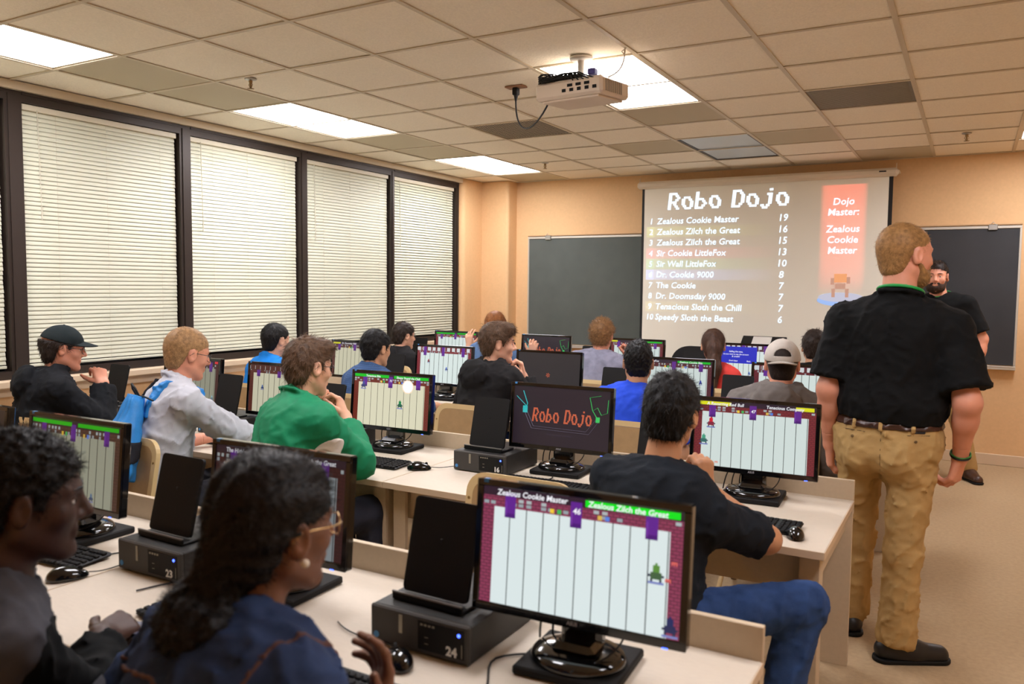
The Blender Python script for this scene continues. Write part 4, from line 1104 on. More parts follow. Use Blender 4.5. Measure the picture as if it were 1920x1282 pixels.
def head_prims(fem=False, beard=False):
    j = .9 if fem else 1.0
    P = [ell((0, -.018, .028), (.074, .094, .086)), (ell((0, .030, -.030), (.060*j, .062, .082)), .03), (ell((0, .018, .033), (.064, .066, .056)), .03)]
    for s in (-1, 1):
        P += [(caps((s*.050*j, -.002, -.055), (s*.018, .066, -.096), .018, .015), .03), (ell((s*.042*j, .060, -.022), (.020, .020, .020)), .025), (caps((s*.012, .084, .022), (s*.045, .070, .024), .009, .008), .014)]
        P += [(ell((s*.031, .097, .004), (.016, .014, .010)), -.014)]
    P += [(ell((0, .075, -.100), (.020*j, .018, .016)), .02)]
    P += [(caps((0, .086, .014), (0, .108, -.024), .0075, .0115), .010), (caps((-.012, .094, -.030), (.012, .094, -.030), .008, .008), .008)]
    P += [(caps((-.019, .086, -.056), (.019, .086, -.056), .0075, .0075), .006), (caps((-.015, .085, -.067), (.015, .085, -.067), .0080, .0080), .006), (ell((0, .099, -.0615), (.026, .006, .0022)), -.004)]
    for s in (-1, 1):
        c, a = math.cos(s*.35), math.sin(s*.35)
        R = np.array([[c, -a, 0], [a, c, 0], [0, 0, 1]]).T
        P += [(ell((s*.079, -.004, -.006), (.010, .020, .033), R), .010), (ell((s*.0885, -.000, -.002), (.006, .011, .019), R), -.005)]
    return P
HZ_Y = [-.12, -.045, -.028, -.020, .014, .019, .033, .042, .060, .085, .12]
HZ_Z = [-.088, -.080, -.03, .022, .026, -.016, -.010, .022, .040, .058, .064]
def surf_normals(v, f):
    n = np.zeros_like(v); a = np.cross(v[f[:, 2]]-v[f[:, 0]], v[f[:, 3]]-v[f[:, 1]])
    for k in range(4): np.add.at(n, f[:, k], a)
    return n/(np.linalg.norm(n, axis=1)[:, None]+1e-12)
def strands(v, f, n, L, wd, flow, jit=.35, lift=.35, curl=0):
    if len(v) == 0 or n == 0: return v, f
    nr = surf_normals(v, f); i = RNG.integers(0, len(v), n); p = v[i]; nn = nr[i]
    d = flow(p); d = d-(d*nn).sum(1)[:, None]*nn; d = d/(np.linalg.norm(d, axis=1)[:, None]+1e-9)
    d = d+RNG.normal(0, jit, (n, 3)); d = d/np.linalg.norm(d, axis=1)[:, None]
    l = L*RNG.uniform(.5, 1.2, n)[:, None]; side = np.cross(nn, d); side /= np.linalg.norm(side, axis=1)[:, None]+1e-9
    p0 = p-nn*.002; lf = lift*RNG.uniform(.3, 1.6, n)[:, None]
    if curl:
        ph = RNG.uniform(0, 6.28, n)[:, None]
        p1 = p0+(d*.35+nn*lf)*l+side*np.sin(ph)*l*curl; p2 = p0+(d*.55+nn*lf*.6)*l+side*np.sin(ph+2.2)*l*curl
    else:
        p1 = p0+(d*.5+nn*lf*.7)*l; p2 = p0+(d+nn*lf*.75)*l
    q = np.stack([p0-side*wd/2, p0+side*wd/2, p1-side*wd*.42, p1+side*wd*.42, p2-side*wd*.12, p2+side*wd*.12], 1).reshape(-1, 3)
    o = np.arange(n)[:, None]*6
    fs = np.concatenate([o+np.array([0, 1, 3, 2]), o+np.array([2, 3, 5, 4])])
    return np.concatenate([v, q]), np.concatenate([f, fs+len(v)])
crown = np.array([0, -.045, .105])
def flow_short(p): 
    d = p-crown; d[:, 1] += np.where(p[:, 1] > .0, .06, 0); return d
def flow_down(p): return np.tile(np.array([0, -.15, -1.]), (len(p), 1))
HW_Y = [-.12, -.045, -.030, -.020, .012, .030, .050, .070, .090, .12]
HW_Z = [-.095, -.090, -.045, .006, .014, .012, .026, .046, .060, .066]
def hair_sdf(kind, ts, tt, seed=0, hl=0.0, nap=0.0, fem=False):
    HY, HZ = (HW_Y, HW_Z) if fem else (HZ_Y, HZ_Z)
    zs = [z+hl*(1 if y > .03 else 0)-nap*(1 if y < -.03 else 0) for y, z in zip(HY, HZ)]
    sh = [ell((0, -.020, .030), (.075+ts, .096+ts, .087+tt))]
    sh += [(ell((0, .016, .042), (.064+ts*.9, .068+ts*.6, .058+tt*.9)), .015)]
    sh += [(ell((0, -.050, -.028), (.060+ts*.7, .046+ts*.8, .072)), .02)]
    if kind == 'quiff': sh += [(ell((0, .03, .07), (.060+ts, .060+ts, .050)), .02)]; sh += [(ell((.02, .052, .098), (.052, .045, .026)), .025), (ell((-.01, .02, .108), (.055, .06, .022)), .02)]
    A = dict(buzz=.0006, short=.0022, quiff=.004, curly=.006, messy=.005, cap=.001).get(kind, .003)
    fq = dict(buzz=200, short=120, quiff=110, curly=260, messy=130).get(kind, 120)
    def disp(p): return A*noise3(p*np.array([1, .7, .8]), fq, seed)
    base = blend(sh, .02, disp)
    def f(p):
        zc = np.interp(p[:, 1], HY, zs)
        return np.maximum(base(p), (zc-p[:, 2])*.75)
    return f
def aabb(pts, r): 
    pts = np.array(pts, float); return pts.min(0)-r, pts.max(0)+r
def cloth_disp(a=.004, f=34, seed=0):
    """soft swells with sharper creases running over them"""
    def d(p):
        n1 = noise3(p*np.array([1, 1, .7]), f*.8, seed); n2 = noise3(p*np.array([.8, 1, 1.3]), f*1.35, seed+5)
        return a*(.5*n1 - 1.5*np.clip(1-np.abs(n1)*2.4, 0, 1)**1.6 - .9*np.clip(1-np.abs(n2)*2.2, 0, 1)**1.6)+a*.8
    return d

def person(label, cat='person', base=(0, 0), face=0, H=(0, 0, 1.2), hy=0, hp=0, hr=0, sy=None, wd=1.0, N=None, L=None, R=None, stand=False, pz=.50,
           knees=None, ankles=None, top=None, pants=None, shoes=None, skin=None, hair=None, glasses=None, beard=None, cap=None, fem=False, q=1.0, extra=None, arm=1.0, feet=None, sd=0, sroll=0, hunch=.03, hs=1.0, eyes=True):
    bx, by = base; off = np.array([bx, by, 0.])
    root = thing('person', label, cat, (bx, by, 0))
    Rh = rotm(hy, hp, hr); H = np.array(H, float); sy = face if sy is None else sy
    Rf = rotm(face); fw = Rf[:, 1]; rt = Rf[:, 0]
    if N is None: N = H-np.array([0, 0, .158*hs])-rotm(hy)[:, 1]*.02-rotm(sy)[:, 1]*.025
    N = np.array(N, float)
    P0 = np.array([bx, by, pz])
    up = unit(N-P0); rr = rotm(sy)[:, 0]; rr = unit(rr-(rr@up)*up); rr = unit(rr-up*math.tan(math.radians(sroll))); fr = unit(np.cross(up, rr)); LL = np.linalg.norm(N-P0)
    hipr = unit(rt-(rt@up)*up)
    Rt = np.stack([rr, fr, up], 1); Rp = np.stack([hipr, np.cross(up, hipr), up], 1)
    S = {s: N-up*(.062+sd)*hs+rr*s*.172*wd+fr*.005 for s in (-1, 1)}
    def torso(o, low=True):
        P = [ell(P0+up*.66*LL-fr*(.005+hunch*.3), (.168*wd+o, .112*wd+o, .18+o), Rt), (ell(P0+up*.84*LL-fr*(.012+hunch*.35), (.160*wd+o, .088*wd+o, .10+o), Rt), .06),
             (ell(P0+up*.36*LL-fr*hunch*.2, (.155*wd+o, .118*wd+o, .17+o), Rp), .08), (ell(P0+up*.04*LL, (.178*wd+o, .135*wd+o, .13+o), Rp), .06),
             (caps(S[-1], S[1], .056*wd+o, .056*wd+o), .06)]
        for s in (-1, 1): P.append((caps(N-up*.01-fr*.01, S[s]*.55+N*.45+up*.004, .048+o*.6, .050+o), .05))
        return P
    lu, lf = .285*arm, .255*arm
    arms = {}
    for s, spec in ((-1, L), (1, R)):
        if spec is None: spec = dict(w=S[s]+rr*s*.06+fr*.32-up*.30, d=fr-up*.2, b=(0, 0, 1))
        spec = dict(spec); pole = spec.get('pole', rr*s*.5-up*1.0-fr*.2)
        E_, W_ = ik(S[s], spec['w'], lu, lf, pole)
        d_ = spec.get('d'); d_ = unit(W_-E_) if d_ is None else unit(np.array(d_, float))
        arms[s] = (E_, W_, d_, spec)
    # --- body: torso core, head, arms and hands in one mesh
    parts = []
    if not stand:
        kd = {s: P0+rt*s*.10*wd+fw*.42+np.array([0, 0, .03]) for s in (-1, 1)}
        ad = {s: np.array([kd[s][0], kd[s][1], .10])+fw*.02+rt*s*.02 for s in (-1, 1)}
    else:
        kd = {s: P0+rt*s*.10-np.array([0, 0, .45]) for s in (-1, 1)}; ad = {s: P0*np.array([1, 1, 0])+rt*s*.11+np.array([0, 0, .10]) for s in (-1, 1)}
    if knees:
        for s in (-1, 1): kd[s] = np.array(knees[s], float)
    if ankles:
        for s in (-1, 1): ad[s] = np.array(ankles[s], float)
    hips = {s: P0+Rp[:, 0]*s*.092*wd for s in (-1, 1)}
    core = torso(-.010)
    for s in (-1, 1): core += [(caps(hips[s], kd[s], .062*wd, .044), .03), (caps(kd[s], ad[s], .042, .030), .02)]
    pts = [P0, N, S[-1], S[1], kd[-1], kd[1], ad[-1], ad[1]]
    parts.append(sdf_mesh(blend(core, .05), *aabb(pts, .2), .026))
    hh = .0058*q
    loc = lambda w: (np.array(w)-H)@Rh/hs
    nl = loc(N-up*.02); hd = head_prims(fem)
    hd.append((caps((0, -.022, -.050), nl, .052*(wd*.5+.5)*(.88 if fem else 1), .062*(wd*.5+.5)*(.88 if fem else 1)), .022))
    v, f = sdf_mesh(blend(hd, .02), (-.105, -.13, -.21), (.105, .125, .125), hh)
    parts.append(((v*hs)@Rh.T+H, f))
    for s in (-1, 1):
        E_, W_, d_, spec = arms[s]
        mid = W_+(E_-W_)*.22; ax = unit(W_-E_)
        ap = [caps(S[s], E_, .050*wd, .041*wd), (caps(E_, E_+(W_-E_)*.35, .042*wd, .040*wd), .03), (caps(E_+(W_-E_)*.3, W_, .040*wd, .026*(wd*.5+.5)), .02)]
        parts.append(sdf_mesh(blend(ap, .03, clip=[(mid+ax*.004, ax)]), *aabb([S[s], E_, W_], .07), .010*q))
        hp_, ctr = hand_prims(W_, d_, spec.get('b', (0, 0, 1)), s, spec.get('curl', .35), spec.get('spread', .3), spec.get('sc', .98), spec.get('thumb', .4))
        hp_.append((caps(E_+(W_-E_)*.3, W_, .040*wd, .026*(wd*.5+.5)), .022))
        parts.append(sdf_mesh(blend(hp_, .01, clip=[(mid-ax*.004, -ax)]), *aabb([mid, W_+d_*.09], .125), spec.get('h', .0044)*q))
    body = np_obj('body', parts, skin, root, off)
    # eyes, brows, beard
    tw = lambda p: np.array(p, float)@Rh.T*hs+H-off
    Mh = Matrix([[*(Rh[0]*hs), *[(H-off)[0]]], [*(Rh[1]*hs), (H-off)[1]], [*(Rh[2]*hs), (H-off)[2]], [0, 0, 0, 1]])
    if eyes:
        for s in (-1, 1):
            e = MB(); e.sphere(Mh @ Vector((s*.031, .0715, .003)), .0125*hs, 14, 10, M=Mh.to_3x3().to_4x4() @ Matrix.Scale(1/hs, 4))
            e.sphere(Mh @ Vector((s*.031, .0795, .003)), .0060*hs, 10, 8, mi=1)
            ey = e.build('eye', [mat('eye white', (215, 208, 200), .25), mat('dark iris', (42, 30, 22), .15)], body)
            e = MB(); e.sphere(Mh @ Vector((s*.031, .0705, .0085)), .0135*hs, 14, 8, sc=(1.05, 1, .62)); e.sphere(Mh @ Vector((s*.031, .0700, -.0045)), .0130*hs, 14, 8, sc=(1.05, 1, .42)); e.build('eyelid', skin, body)
            e = MB(); e.tube([Mh @ Vector((s*.014, .0930, .0245)), Mh @ Vector((s*.030, .0915, .030)), Mh @ Vector((s*.048, .078, .026))], [.0035, .004, .002], 6, flat=.6)
            e.build('eyebrow', hair['mat'] if hair else skin, body)
    if beard:
        bp = [ell((0, .045, -.080), (.060, .056, .052)), (caps((-.063, .012, -.03), (-.045, .05, -.09), .013, .02), .02), (caps((.063, .012, -.03), (.045, .05, -.09), .013, .02), .02), (caps((-.026, .088, -.047), (.026, .088, -.047), .006, .006), .012), (ell((0, .098, -.0605), (.024, .016, .010)), -.008), (caps((-.03, .02, .03), (.03, .02, .03), .066, .066), -.02)]
        v, f = sdf_mesh(blend(bp, .015, lambda p: .0015*noise3(p, 300)), (-.09, -.03, -.15), (.09, .12, .02), hh)
        v, f = strands(v, f, 1500, .010, .0012, lambda p: np.tile(np.array([0, .3, -1.]), (len(p), 1)), .4, .5)
        np_obj('beard', [((v*hs)@Rh.T+H, f)], beard, root, off)
    # --- hair
    if hair:
        k = hair['kind']; ts, tt = hair.get('ts', .008), hair.get('tt', .014); hm = hair['mat']
        sdf = hair_sdf(k, ts, tt, hair.get('seed', 0), hair.get('hl', 0), hair.get('nap', 0), fem)
        if k in ('long', 'pony', 'bun'):
            sh = hair_sdf('short', ts, tt, 1, hair.get('hl', 0), 0, fem)
            ex = []
            if k == 'long':
                ex = [caps((0, -.055, .04), (0, -.100, -.12), .080, .085), (caps((0, -.10, -.10), (-.01, -.165, -.30), .085, .060), .03), (caps((-.062, .0, .03), (-.075, .0, -.16), .030, .034), .03), (caps((.062, -.01, .03), (.072, -.01, -.16), .030, .034), .03)]
                dz = lambda p: .004*noise3(p*np.array([1, 1, .12]), 170, 2)+.003*noise3(p*np.array([1, 1, .3]), 90, 5)
            elif k == 'pony':
                ex = [caps((0, -.100, .075), (.01, -.135, -.02), .030, .046), (caps((.01, -.135, -.02), (.012, -.185, -.16), .048, .046), .03), (caps((.012, -.185, -.16), (.010, -.225, -.30), .044, .022), .03)]
                dz = lambda p: .003*noise3(p*np.array([1, 1, .1]), 200, 2)
            else:
                rs = np.random.default_rng(9)
                ex = [ell((-.015, -.115, -.150), (.085, .068, .070))]
                for i in range(34):
                    u = unit(rs.normal(0, 1, 3)); ex.append((ell(np.array([-.015, -.115, -.150])+u*np.array([.075, .058, .060]), np.full(3, rs.uniform(.016, .026))), .01))
                ex += [(caps((0, -.08, -.03), (-.005, -.10, -.09), .05, .045), .02)]
                dz = lambda p: .004*noise3(p, 190, 2)+.0025*noise3(p, 420, 5)
            if k == 'bun':
                # rows of twists drawn back over the head
                def tw_(p): a = np.arctan2(p[:, 0], p[:, 2]+.03); return .0035*np.cos(a*13+p[:, 1]*4)+.002*noise3(p, 260, 3)
                b0 = sh; sh = lambda p: b0(p)+tw_(p)
            ef = blend(ex, .03, dz); b1 = sh
            sdf = lambda p: smin(b1(p), ef(p), .02)
            lo, hi = (-.13, -.26, -.38), (.13, .11, .15)
        else: lo, hi = (-.10, -.14, -.13), (.10, .13, .16)
        clip = hair.get('clip')
        if clip is not None:
            s0 = sdf; sdf = lambda p: np.maximum(s0(p), p[:, 2]-clip)
        v, f = sdf_mesh(sdf, lo, hi, hh)
        n = hair.get('n', {'buzz': 5000, 'short': 3500, 'quiff': 4000, 'curly': 5000, 'messy': 4000, 'long': 6000, 'pony': 4500, 'bun': 6000}.get(k, 3000))
        fl = flow_down if k in ('long', 'pony') else flow_short
        f0 = f; v, f = strands(v, f, int(n*hair.get('nf', 1)), hair.get('len', {'buzz': .007, 'short': .020, 'quiff': .026, 'curly': .022, 'messy': .022, 'long': .05, 'pony': .045, 'bun': .018}.get(k, .015)), hair.get('wdt', .0013)*max(1, q*.9), fl,
                       {'curly': .8, 'bun': .8, 'long': .12, 'pony': .1}.get(k, .35), {'buzz': .8, 'curly': .7, 'bun': .5, 'long': .15, 'pony': .12}.get(k, .38), {'curly': .5, 'bun': .5}.get(k, 0))
        hm_list = hm; nb = len(f0)
        vw = (v*hs)@Rh.T+H; fa = f[nb:]; hlf = fa[::2] if len(fa) else fa
        np_obj('hair', [(vw, f[:nb]), (vw[:0], (np.concatenate([fa[0::2]])-len(vw)) if len(fa) else fa), (vw[:0], fa[1::2]-len(vw))], [hm, MATS.get(hm.name+' light', hm)], root, off, mi=[0, 0, 1])
    # --- upper garment
    t = top; o = t.get('off', .014); mt = t['mat']; sl = t.get('sleeve', 1.0); lo_ = t.get('loose', .010)
    g = torso(o)
    hem = P0-up*t.get('hem', .02)
    for s in (-1, 1):
        E_, W_, d_, spec = arms[s]
        c = []
        if sl < .5:
            fr_ = sl/.5; e1 = S[s]+(E_-S[s])*(fr_+.12); ax = unit(E_-S[s])
            c = [(S[s]+(E_-S[s])*fr_, ax)]
            g.append((caps(S[s], e1, .056*wd+o, .052*wd+o+lo_, clip=c), .03))
        else:
            ax = unit(W_-E_); fr_ = (sl-.5)/.5
            g.append((caps(S[s], E_, .054*wd+o, .046*wd+o+lo_*.5), .03))
            g.append((caps(E_, E_+(W_-E_)*(fr_+.1), .046*wd+o+lo_*.5, .033+o+lo_*t.get('cuff', .6), clip=[(E_+(W_-E_)*fr_, ax)]), .02))
    g.append((ell(P0-up*.02, (.18*wd+o, .14*wd+o, .10), Rp), .05))
    if stand: g.append((ell(P0+up*.16, (.182*wd+o, .140*wd+o, .12), Rp), .06))
    if t.get('hood'):
        g += [(torus(N+up*.022-fr*.035, .080, .030, up*.86-fr*.5, 1.18, rr), .010), (torus(N-up*.012-fr*.060, .098, .030, up*.62-fr*.78, 1.15, rr), .010), (ell(N-fr*.135-up*.055, (.118, .060, .100), Rt), .012)]
    ck = t.get('collar')
    if ck:
        ww = wd*.6+.4; ca = unit(up*.95+fr*.32)
        g.append((caps(N-fr*.012-up*.02, N+up*(ck+.03)+fr*.004, .086*ww, .070*ww, clip=[(N+up*ck-fr*.012, ca)]), .006))
        g.append((torus(N+up*(ck-.028)-fr*.006, .082*ww, .010, ca, 1.04, rr), .006))
    g.append((caps(N+up*.045+fr*.012, loc2w(loc(N)+np.array([0, .012, .09]), H, Rh, hs), .056*(wd*.5+.5), .062), -.010 if not t.get('collar') else -.004))
    gf = blend(g, .05, cloth_disp(t.get('fold', .004), t.get('ff', 34), len(label)), clip=[(hem, -up)])
    pts = [P0-up*.05, N, S[-1], S[1], arms[-1][0], arms[1][0]]+([arms[-1][1], arms[1][1]] if sl > .5 else [])
    v, f = sdf_mesh(gf, *aabb(pts, .20), .0105*q)
    go = np_obj(t.get('name', 'shirt'), [(v, f)], mt, root, off)
    if t.get('ring'):
        ww = wd*.6+.4; c0 = N+up*(t['collar']-.010)-fr*.010; ca = unit(up*.95+fr*.32)
        v, f = sdf_mesh(lambda p: np.maximum(torus(c0, .0745*ww, .010, ca, 1.0, rr)(p), np.abs((p-c0)@ca)-.0065), *aabb([c0], .13), .0045)
        np_obj('lanyard', [(v, f)], t['ring'], root, off)
    # --- trousers and shoes
    pt = [ell(P0+up*.01, (.182*wd+.006, .140*wd+.006, .135), Rp, clip=[(P0+up*.09, up)])]
    if stand: pt = [ell(P0+up*.02-fw*.008, (.178*wd, .140*wd, .15), Rp), (ell(P0-up*.06-fw*.06+hipr*.07, (.085*wd, .09*wd, .10)), .04), (ell(P0-up*.06-fw*.06-hipr*.07, (.085*wd, .09*wd, .10)), .04), (ell(P0+up*.11, (.168*wd, .125*wd, .10), Rp), .04)]
    kth = .05 if stand else .04
    for s in (-1, 1):
        ax = unit(ad[s]-kd[s])
        pt += [(caps(hips[s], kd[s], .090*wd, .072), kth), (caps(kd[s], ad[s], .070, pants.get('cuff', .058), clip=[(ad[s]+ax*.035, ax)]), .03)]
    wz = P0+up*(.088 if stand else .09)
    pf = blend(pt, .04, cloth_disp(pants.get('fold', .004), 36, 4), clip=[(wz, up)] if stand else None)
    v, f = sdf_mesh(pf, *aabb([P0+up*.1, kd[-1], kd[1], ad[-1], ad[1]], .20), .0115*q)
    np_obj('trousers', [(v, f)], pants['mat'], root, off)
    for s in (-1, 1):
        fd = unit(np.array((feet or {}).get(s, fw), float)); a = np.array([ad[s][0], ad[s][1], 0])
        sp = [caps(a-fd*.045+V(0, 0, .048), a+fd*.06+V(0, 0, .050), .044, .046), (caps(a+fd*.06+V(0, 0, .040), a+fd*.175+V(0, 0, .030), .048, .040), .03), (caps(a+V(0, 0, .05), a+V(0, 0, .10), .044, .042), .03)]
        v, f = sdf_mesh(blend(sp, .02, clip=[((0, 0, .016), (0, 0, -1))]), *aabb([a-fd*.1, a+fd*.22+V(0, 0, .12)], .06), .0075*q)
        so = np_obj('shoe', [(v, f)], shoes, root, off)
        sp = [caps(a-fd*.045+V(0, 0, .01), a+fd*.178+V(0, 0, .01), .049, .045)]
        v, f = sdf_mesh(blend(sp, .02, clip=[((0, 0, .018), (0, 0, 1)), ((0, 0, .001), (0, 0, -1))]), *aabb([a-fd*.1, a+fd*.22], .06), .006*q)
        if len(f): np_obj('sole', [(v, f)], MATS['matte black plastic'], so, off)
    # --- spectacles
    if glasses:
        e = MB()
        for s in (-1, 1):
            ring = [Mh @ Vector((s*.033+.025*math.cos(a), .1015-.012*abs(math.cos(a)*.5+.5*s*math.cos(a)), .000+.019*math.sin(a))) for a in [i*math.pi/8 for i in range(16)]]
            e.tube(ring, .0014, 6, closed=True)
            e.tube([Mh @ Vector((s*.057, .094, .008)), Mh @ Vector((s*.074, .07, .010)), Mh @ Vector((s*.083, .0, .010)), Mh @ Vector((s*.083, -.018, -.006))], .0016, 6)
        e.tube([Mh @ Vector((-.009, .104, .004)), Mh @ Vector((0, .107, .007)), Mh @ Vector((.009, .104, .004))], .0014, 6)
        e.build('glasses', glasses, root)
    # --- caps
    if cap:
        cs = cap.get('back', False); sg = -1 if cs else 1
        cp = []
        cz = .034
        cut = [((0, 0, cz), (0, -.16, -.987))]
        if cs: cut = [((0, 0, .022), (0, .12, -.99))]
        pr = list(cp)
        if cs: pr.append((ell((0, .12, .0), (.001, .001, .001)), .001))
        def cf(p):
            d = ell((0, -.012, .026), (.089, .110, .102))(p)+.0010*noise3(p, 60)
            inner = ell((0, -.012, .026), (.081, .102, .094))(p)
            for c, m in cut: d = np.maximum(d, (p-np.array(c))@np.array(m))
            if cs:   # the half-moon opening above the strap
                hole = np.sqrt((p[:, 0]/.040)**2+((p[:, 2]-.040)/.036)**2+(np.maximum(-(p[:, 1]+.0), 0)*0))-1
                hole = np.where(p[:, 1] < 0, hole*.03, 1); strap = np.abs(p[:, 2]-.029)-.0105
                hole = np.maximum(hole, -(p[:, 2]-.040))
                d = np.maximum(d, -hole)
            return np.maximum(d, -inner)
        v, f = sdf_mesh(cf, (-.11, -.15, -.03), (.11, .12, .15), .0045*q)
        co = np_obj('cap', [((v*hs)@Rh.T+H, f)], cap['mat'], root, off)
        e = MB(); e.sphere(Mh @ Vector((0, -.012, .1275)), .007, 10, 6, sc=(1, 1, .5)); e.build('button', cap['mat'], co)
        vs = []; nA = 14; z0 = .052 if not cs else .026
        for lay in (0, 1):
            for i in range(nA+1):
                a = math.pi*i/nA; ca_, sa_ = math.cos(a), math.sin(a); x = .074*ca_; y0 = -.012+.106*math.sqrt(max(0, 1-(x/.088)**2))-.010
                for rr_ in (0, 1):
                    L_ = .082*sa_**.55; yy = sg*(y0+rr_*L_); zz_ = z0-.020*ca_**2-rr_*(.016*sa_+.002)-lay*.0045
                    vs.append(Mh @ Vector((x*(1-.04*rr_), yy, zz_)))
        m_ = (nA+1)*2; fs = []
        for lay in (0, 1):
            for i in range(nA): a = lay*m_+2*i; fs.append((a, a+1, a+3, a+2))
        for i in range(nA): fs.append((2*i+1, 2*i+3, m_+2*i+3, m_+2*i+1))
        e = MB(); e.add(vs, fs, True); e.build('visor', cap.get('vmat', cap['mat']), co)
    return dict(root=root, N=N, up=up, rr=rr, fr=fr, S=S, arms=arms, off=off, Mh=Mh, P0=P0, hipr=hipr, Rh=Rh, H=H, body=body, kd=kd, ad=ad, gf=gf, pf=pf, box=aabb([P0-up*.05, N, S[-1], S[1], arms[-1][0], arms[1][0]], .16), pbox=aabb([P0+up*.1, kd[-1], kd[1]], .16))
def loc2w(p, H, Rh, hs): return np.array(p)*hs@Rh.T+H

def patch(I, which, region, h=.0055, t=.004, name='patch', m=None, parent=None, off=None, bx=None):
    """a thin piece lying on the cloth of one garment, cut out by a region"""
    gf = I[which]; lo, hi = bx if bx is not None else I['box' if which == 'gf' else 'pbox']
    def f(p):
        d = gf(p); return np.maximum(np.maximum(d-t, -(d+.016)), region(p))
    v, fc = sdf_mesh(f, lo, hi, h)
    if len(fc) == 0: print('empty patch', name); return None
    return np_obj(name, [(v, fc)], m, parent or I['root'], I['off'] if off is None else off)
def boxreg(c, hx, hy, hz):
    c = np.array(c, float)
    return lambda p: np.max(np.abs(p-c)-np.array([hx, hy, hz]), axis=1)
# ------------------------------------------------------------------ the cast
def skinm(n, c): 
    m = mat(n, c, .48, bump=.0004, scale=180, var=.05, vscale=18); m.node_tree.nodes['Principled BSDF'].inputs['Subsurface Weight'].default_value = .12; m.node_tree.nodes['Principled BSDF'].inputs['Subsurface Radius'].default_value = (.01, .004, .002); return m
SK_fair, SK_pink, SK_tan, SK_olive, SK_dark, SK_brown = skinm('fair skin', (226, 172, 142)), skinm('ruddy skin', (220, 152, 124)), skinm('light brown skin', (196, 142, 104)), skinm('olive skin', (200, 148, 112)), skinm('deep brown skin', (70, 45, 35)), skinm('brown skin', (122, 80, 56))
def hairm(n, c, v=.35):
    mat(n+' light', tuple(min(255, x*1.16+3) for x in c), .55, var=.2, scale=200, spec=.28)
    return mat(n, c, .55, bump=.0012, scale=160, var=v, vscale=60, spec=.28)
HB, HBk, HBr, HBl, HAu, HRd = hairm('dark brown hair', (40, 29, 23)), hairm('black hair', (15, 13, 13)), hairm('brown hair', (84, 62, 44)), hairm('sandy hair', (158, 122, 82)), hairm('auburn hair', (142, 88, 46)), hairm('ginger blond hair', (150, 112, 68))
HCu, HLb, HPony = hairm('coily black hair', (15, 11, 10), .5), hairm('light brown curls', (134, 98, 62)), hairm('long brown hair', (70, 46, 34))
def cl(n, c, **k): return mat(n, c, k.pop('rough', .9), bump=k.pop('bump', .0007), scale=k.pop('scale', 380), var=k.pop('var', .08), vscale=18, spec=.22, **k)
C_blk, C_navyblk, C_hood, C_hoodcap = cl('black jersey', (12, 13, 14)), cl('blue-black cotton', (24, 29, 36)), cl('black hoodie fleece', (30, 29, 30)), cl('black sweatshirt', (19, 21, 25))
C_green, C_white, C_grsh = cl('green tracksuit', (24, 130, 88), rough=.6), cl('white panel', (232, 228, 222)), cl('pale grey shirt', (196, 198, 206), var=.04)
C_polo, C_royal, C_greysh, C_ghood, C_red, C_denim, C_dj = cl('bright blue polo', (28, 126, 214)), cl('royal blue cotton', (40, 76, 206)), cl('grey marl shirt', (132, 132, 150), scale=500, var=.2), cl('grey hoodie', (112, 106, 102), var=.14), cl('coral red top', (222, 74, 68)), cl('denim jacket', (46, 62, 96), var=.22), cl('pale denim', (88, 116, 156), var=.15)
C_plaid = plaid_mat('blue plaid shirt', (58, 92, 140), (30, 46, 80))
C_gb = cl('grey knit', (78, 78, 84), var=.12)
P_jean, P_dark, P_khaki = cl('blue jeans', (44, 68, 112), var=.25), cl('dark trousers', (40, 42, 52)), cl('khaki chinos', (182, 150, 98), var=.06)
S_blk, S_brn = mat('black shoe leather', (24, 23, 24), .45), mat('brown shoe leather', (70, 44, 32), .4)
M_gl = mat('black spectacle frame', (20, 20, 22), .3); M_gold = mat('gold spectacle frame', (196, 160, 110), .25, metal=.8)
PJ, PD = dict(mat=P_jean), dict(mat=P_dark)
# second row ------------------------------------------------------
p_black = person('young man with black hair in a black T-shirt and jeans, second row', base=(-.86, 2.43), face=-14, sy=-6, H=(-.845, 2.56, 1.135), hy=-2, hp=-6, hr=3, wd=1.05, N=(-.862, 2.505, .948), sroll=14, sd=.02,
   L=dict(w=(-.92, 2.88, .73), d=(.9, .3, -.1), pole=(-1, -.3, -.4)), R=dict(w=(-.765, 2.70, .868), d=(-.10, -.05, .95), b=(.75, -.65, .1), curl=.85, pole=(1, -.1, -.7)),
   knees={-1: (-1.02, 2.86, .53), 1: (-.42, 2.62, .56)}, ankles={-1: (-1.03, 2.92, .10), 1: (-.50, 2.50, .10)}, feet={1: (.5, .8, 0), -1: (0, 1, 0)},
   top=dict(mat=C_navyblk, sleeve=.40, off=.012, loose=.014, name='t_shirt', fold=.005), pants=dict(mat=P_jean, fold=.005), shoes=S_blk, skin=SK_tan, hair=dict(kind='messy', mat=HBk, ts=.013, tt=.026, seed=2, n=5000), q=.85)
p_green = person('man in a green zip-neck track jacket and glasses with both hands at his chin', base=(-2.53, 2.42), face=-14, sy=-20, H=(-2.505, 2.62, 1.185), hy=-16, hp=-8, hr=-2, wd=1.08,
   L=dict(w=(-2.61, 2.82, .955), d=(.40, -.0, .85), b=(-.4, .9, .2), curl=.7, pole=(-1, -.4, -1)), R=dict(w=(-2.455, 2.80, .945), d=(-.45, .05, .88), b=(.75, .5, .4), curl=.6, pole=(1, .2, -1.6)),
   top=dict(mat=C_green, sleeve=.90, off=.018, loose=.016, collar=.060, name='track_jacket', fold=.005, ff=28), pants=dict(mat=P_dark), shoes=S_blk, skin=SK_fair, hair=dict(kind='quiff', mat=HBr, ts=.007, tt=.020, seed=4), glasses=M_gl, q=.9)
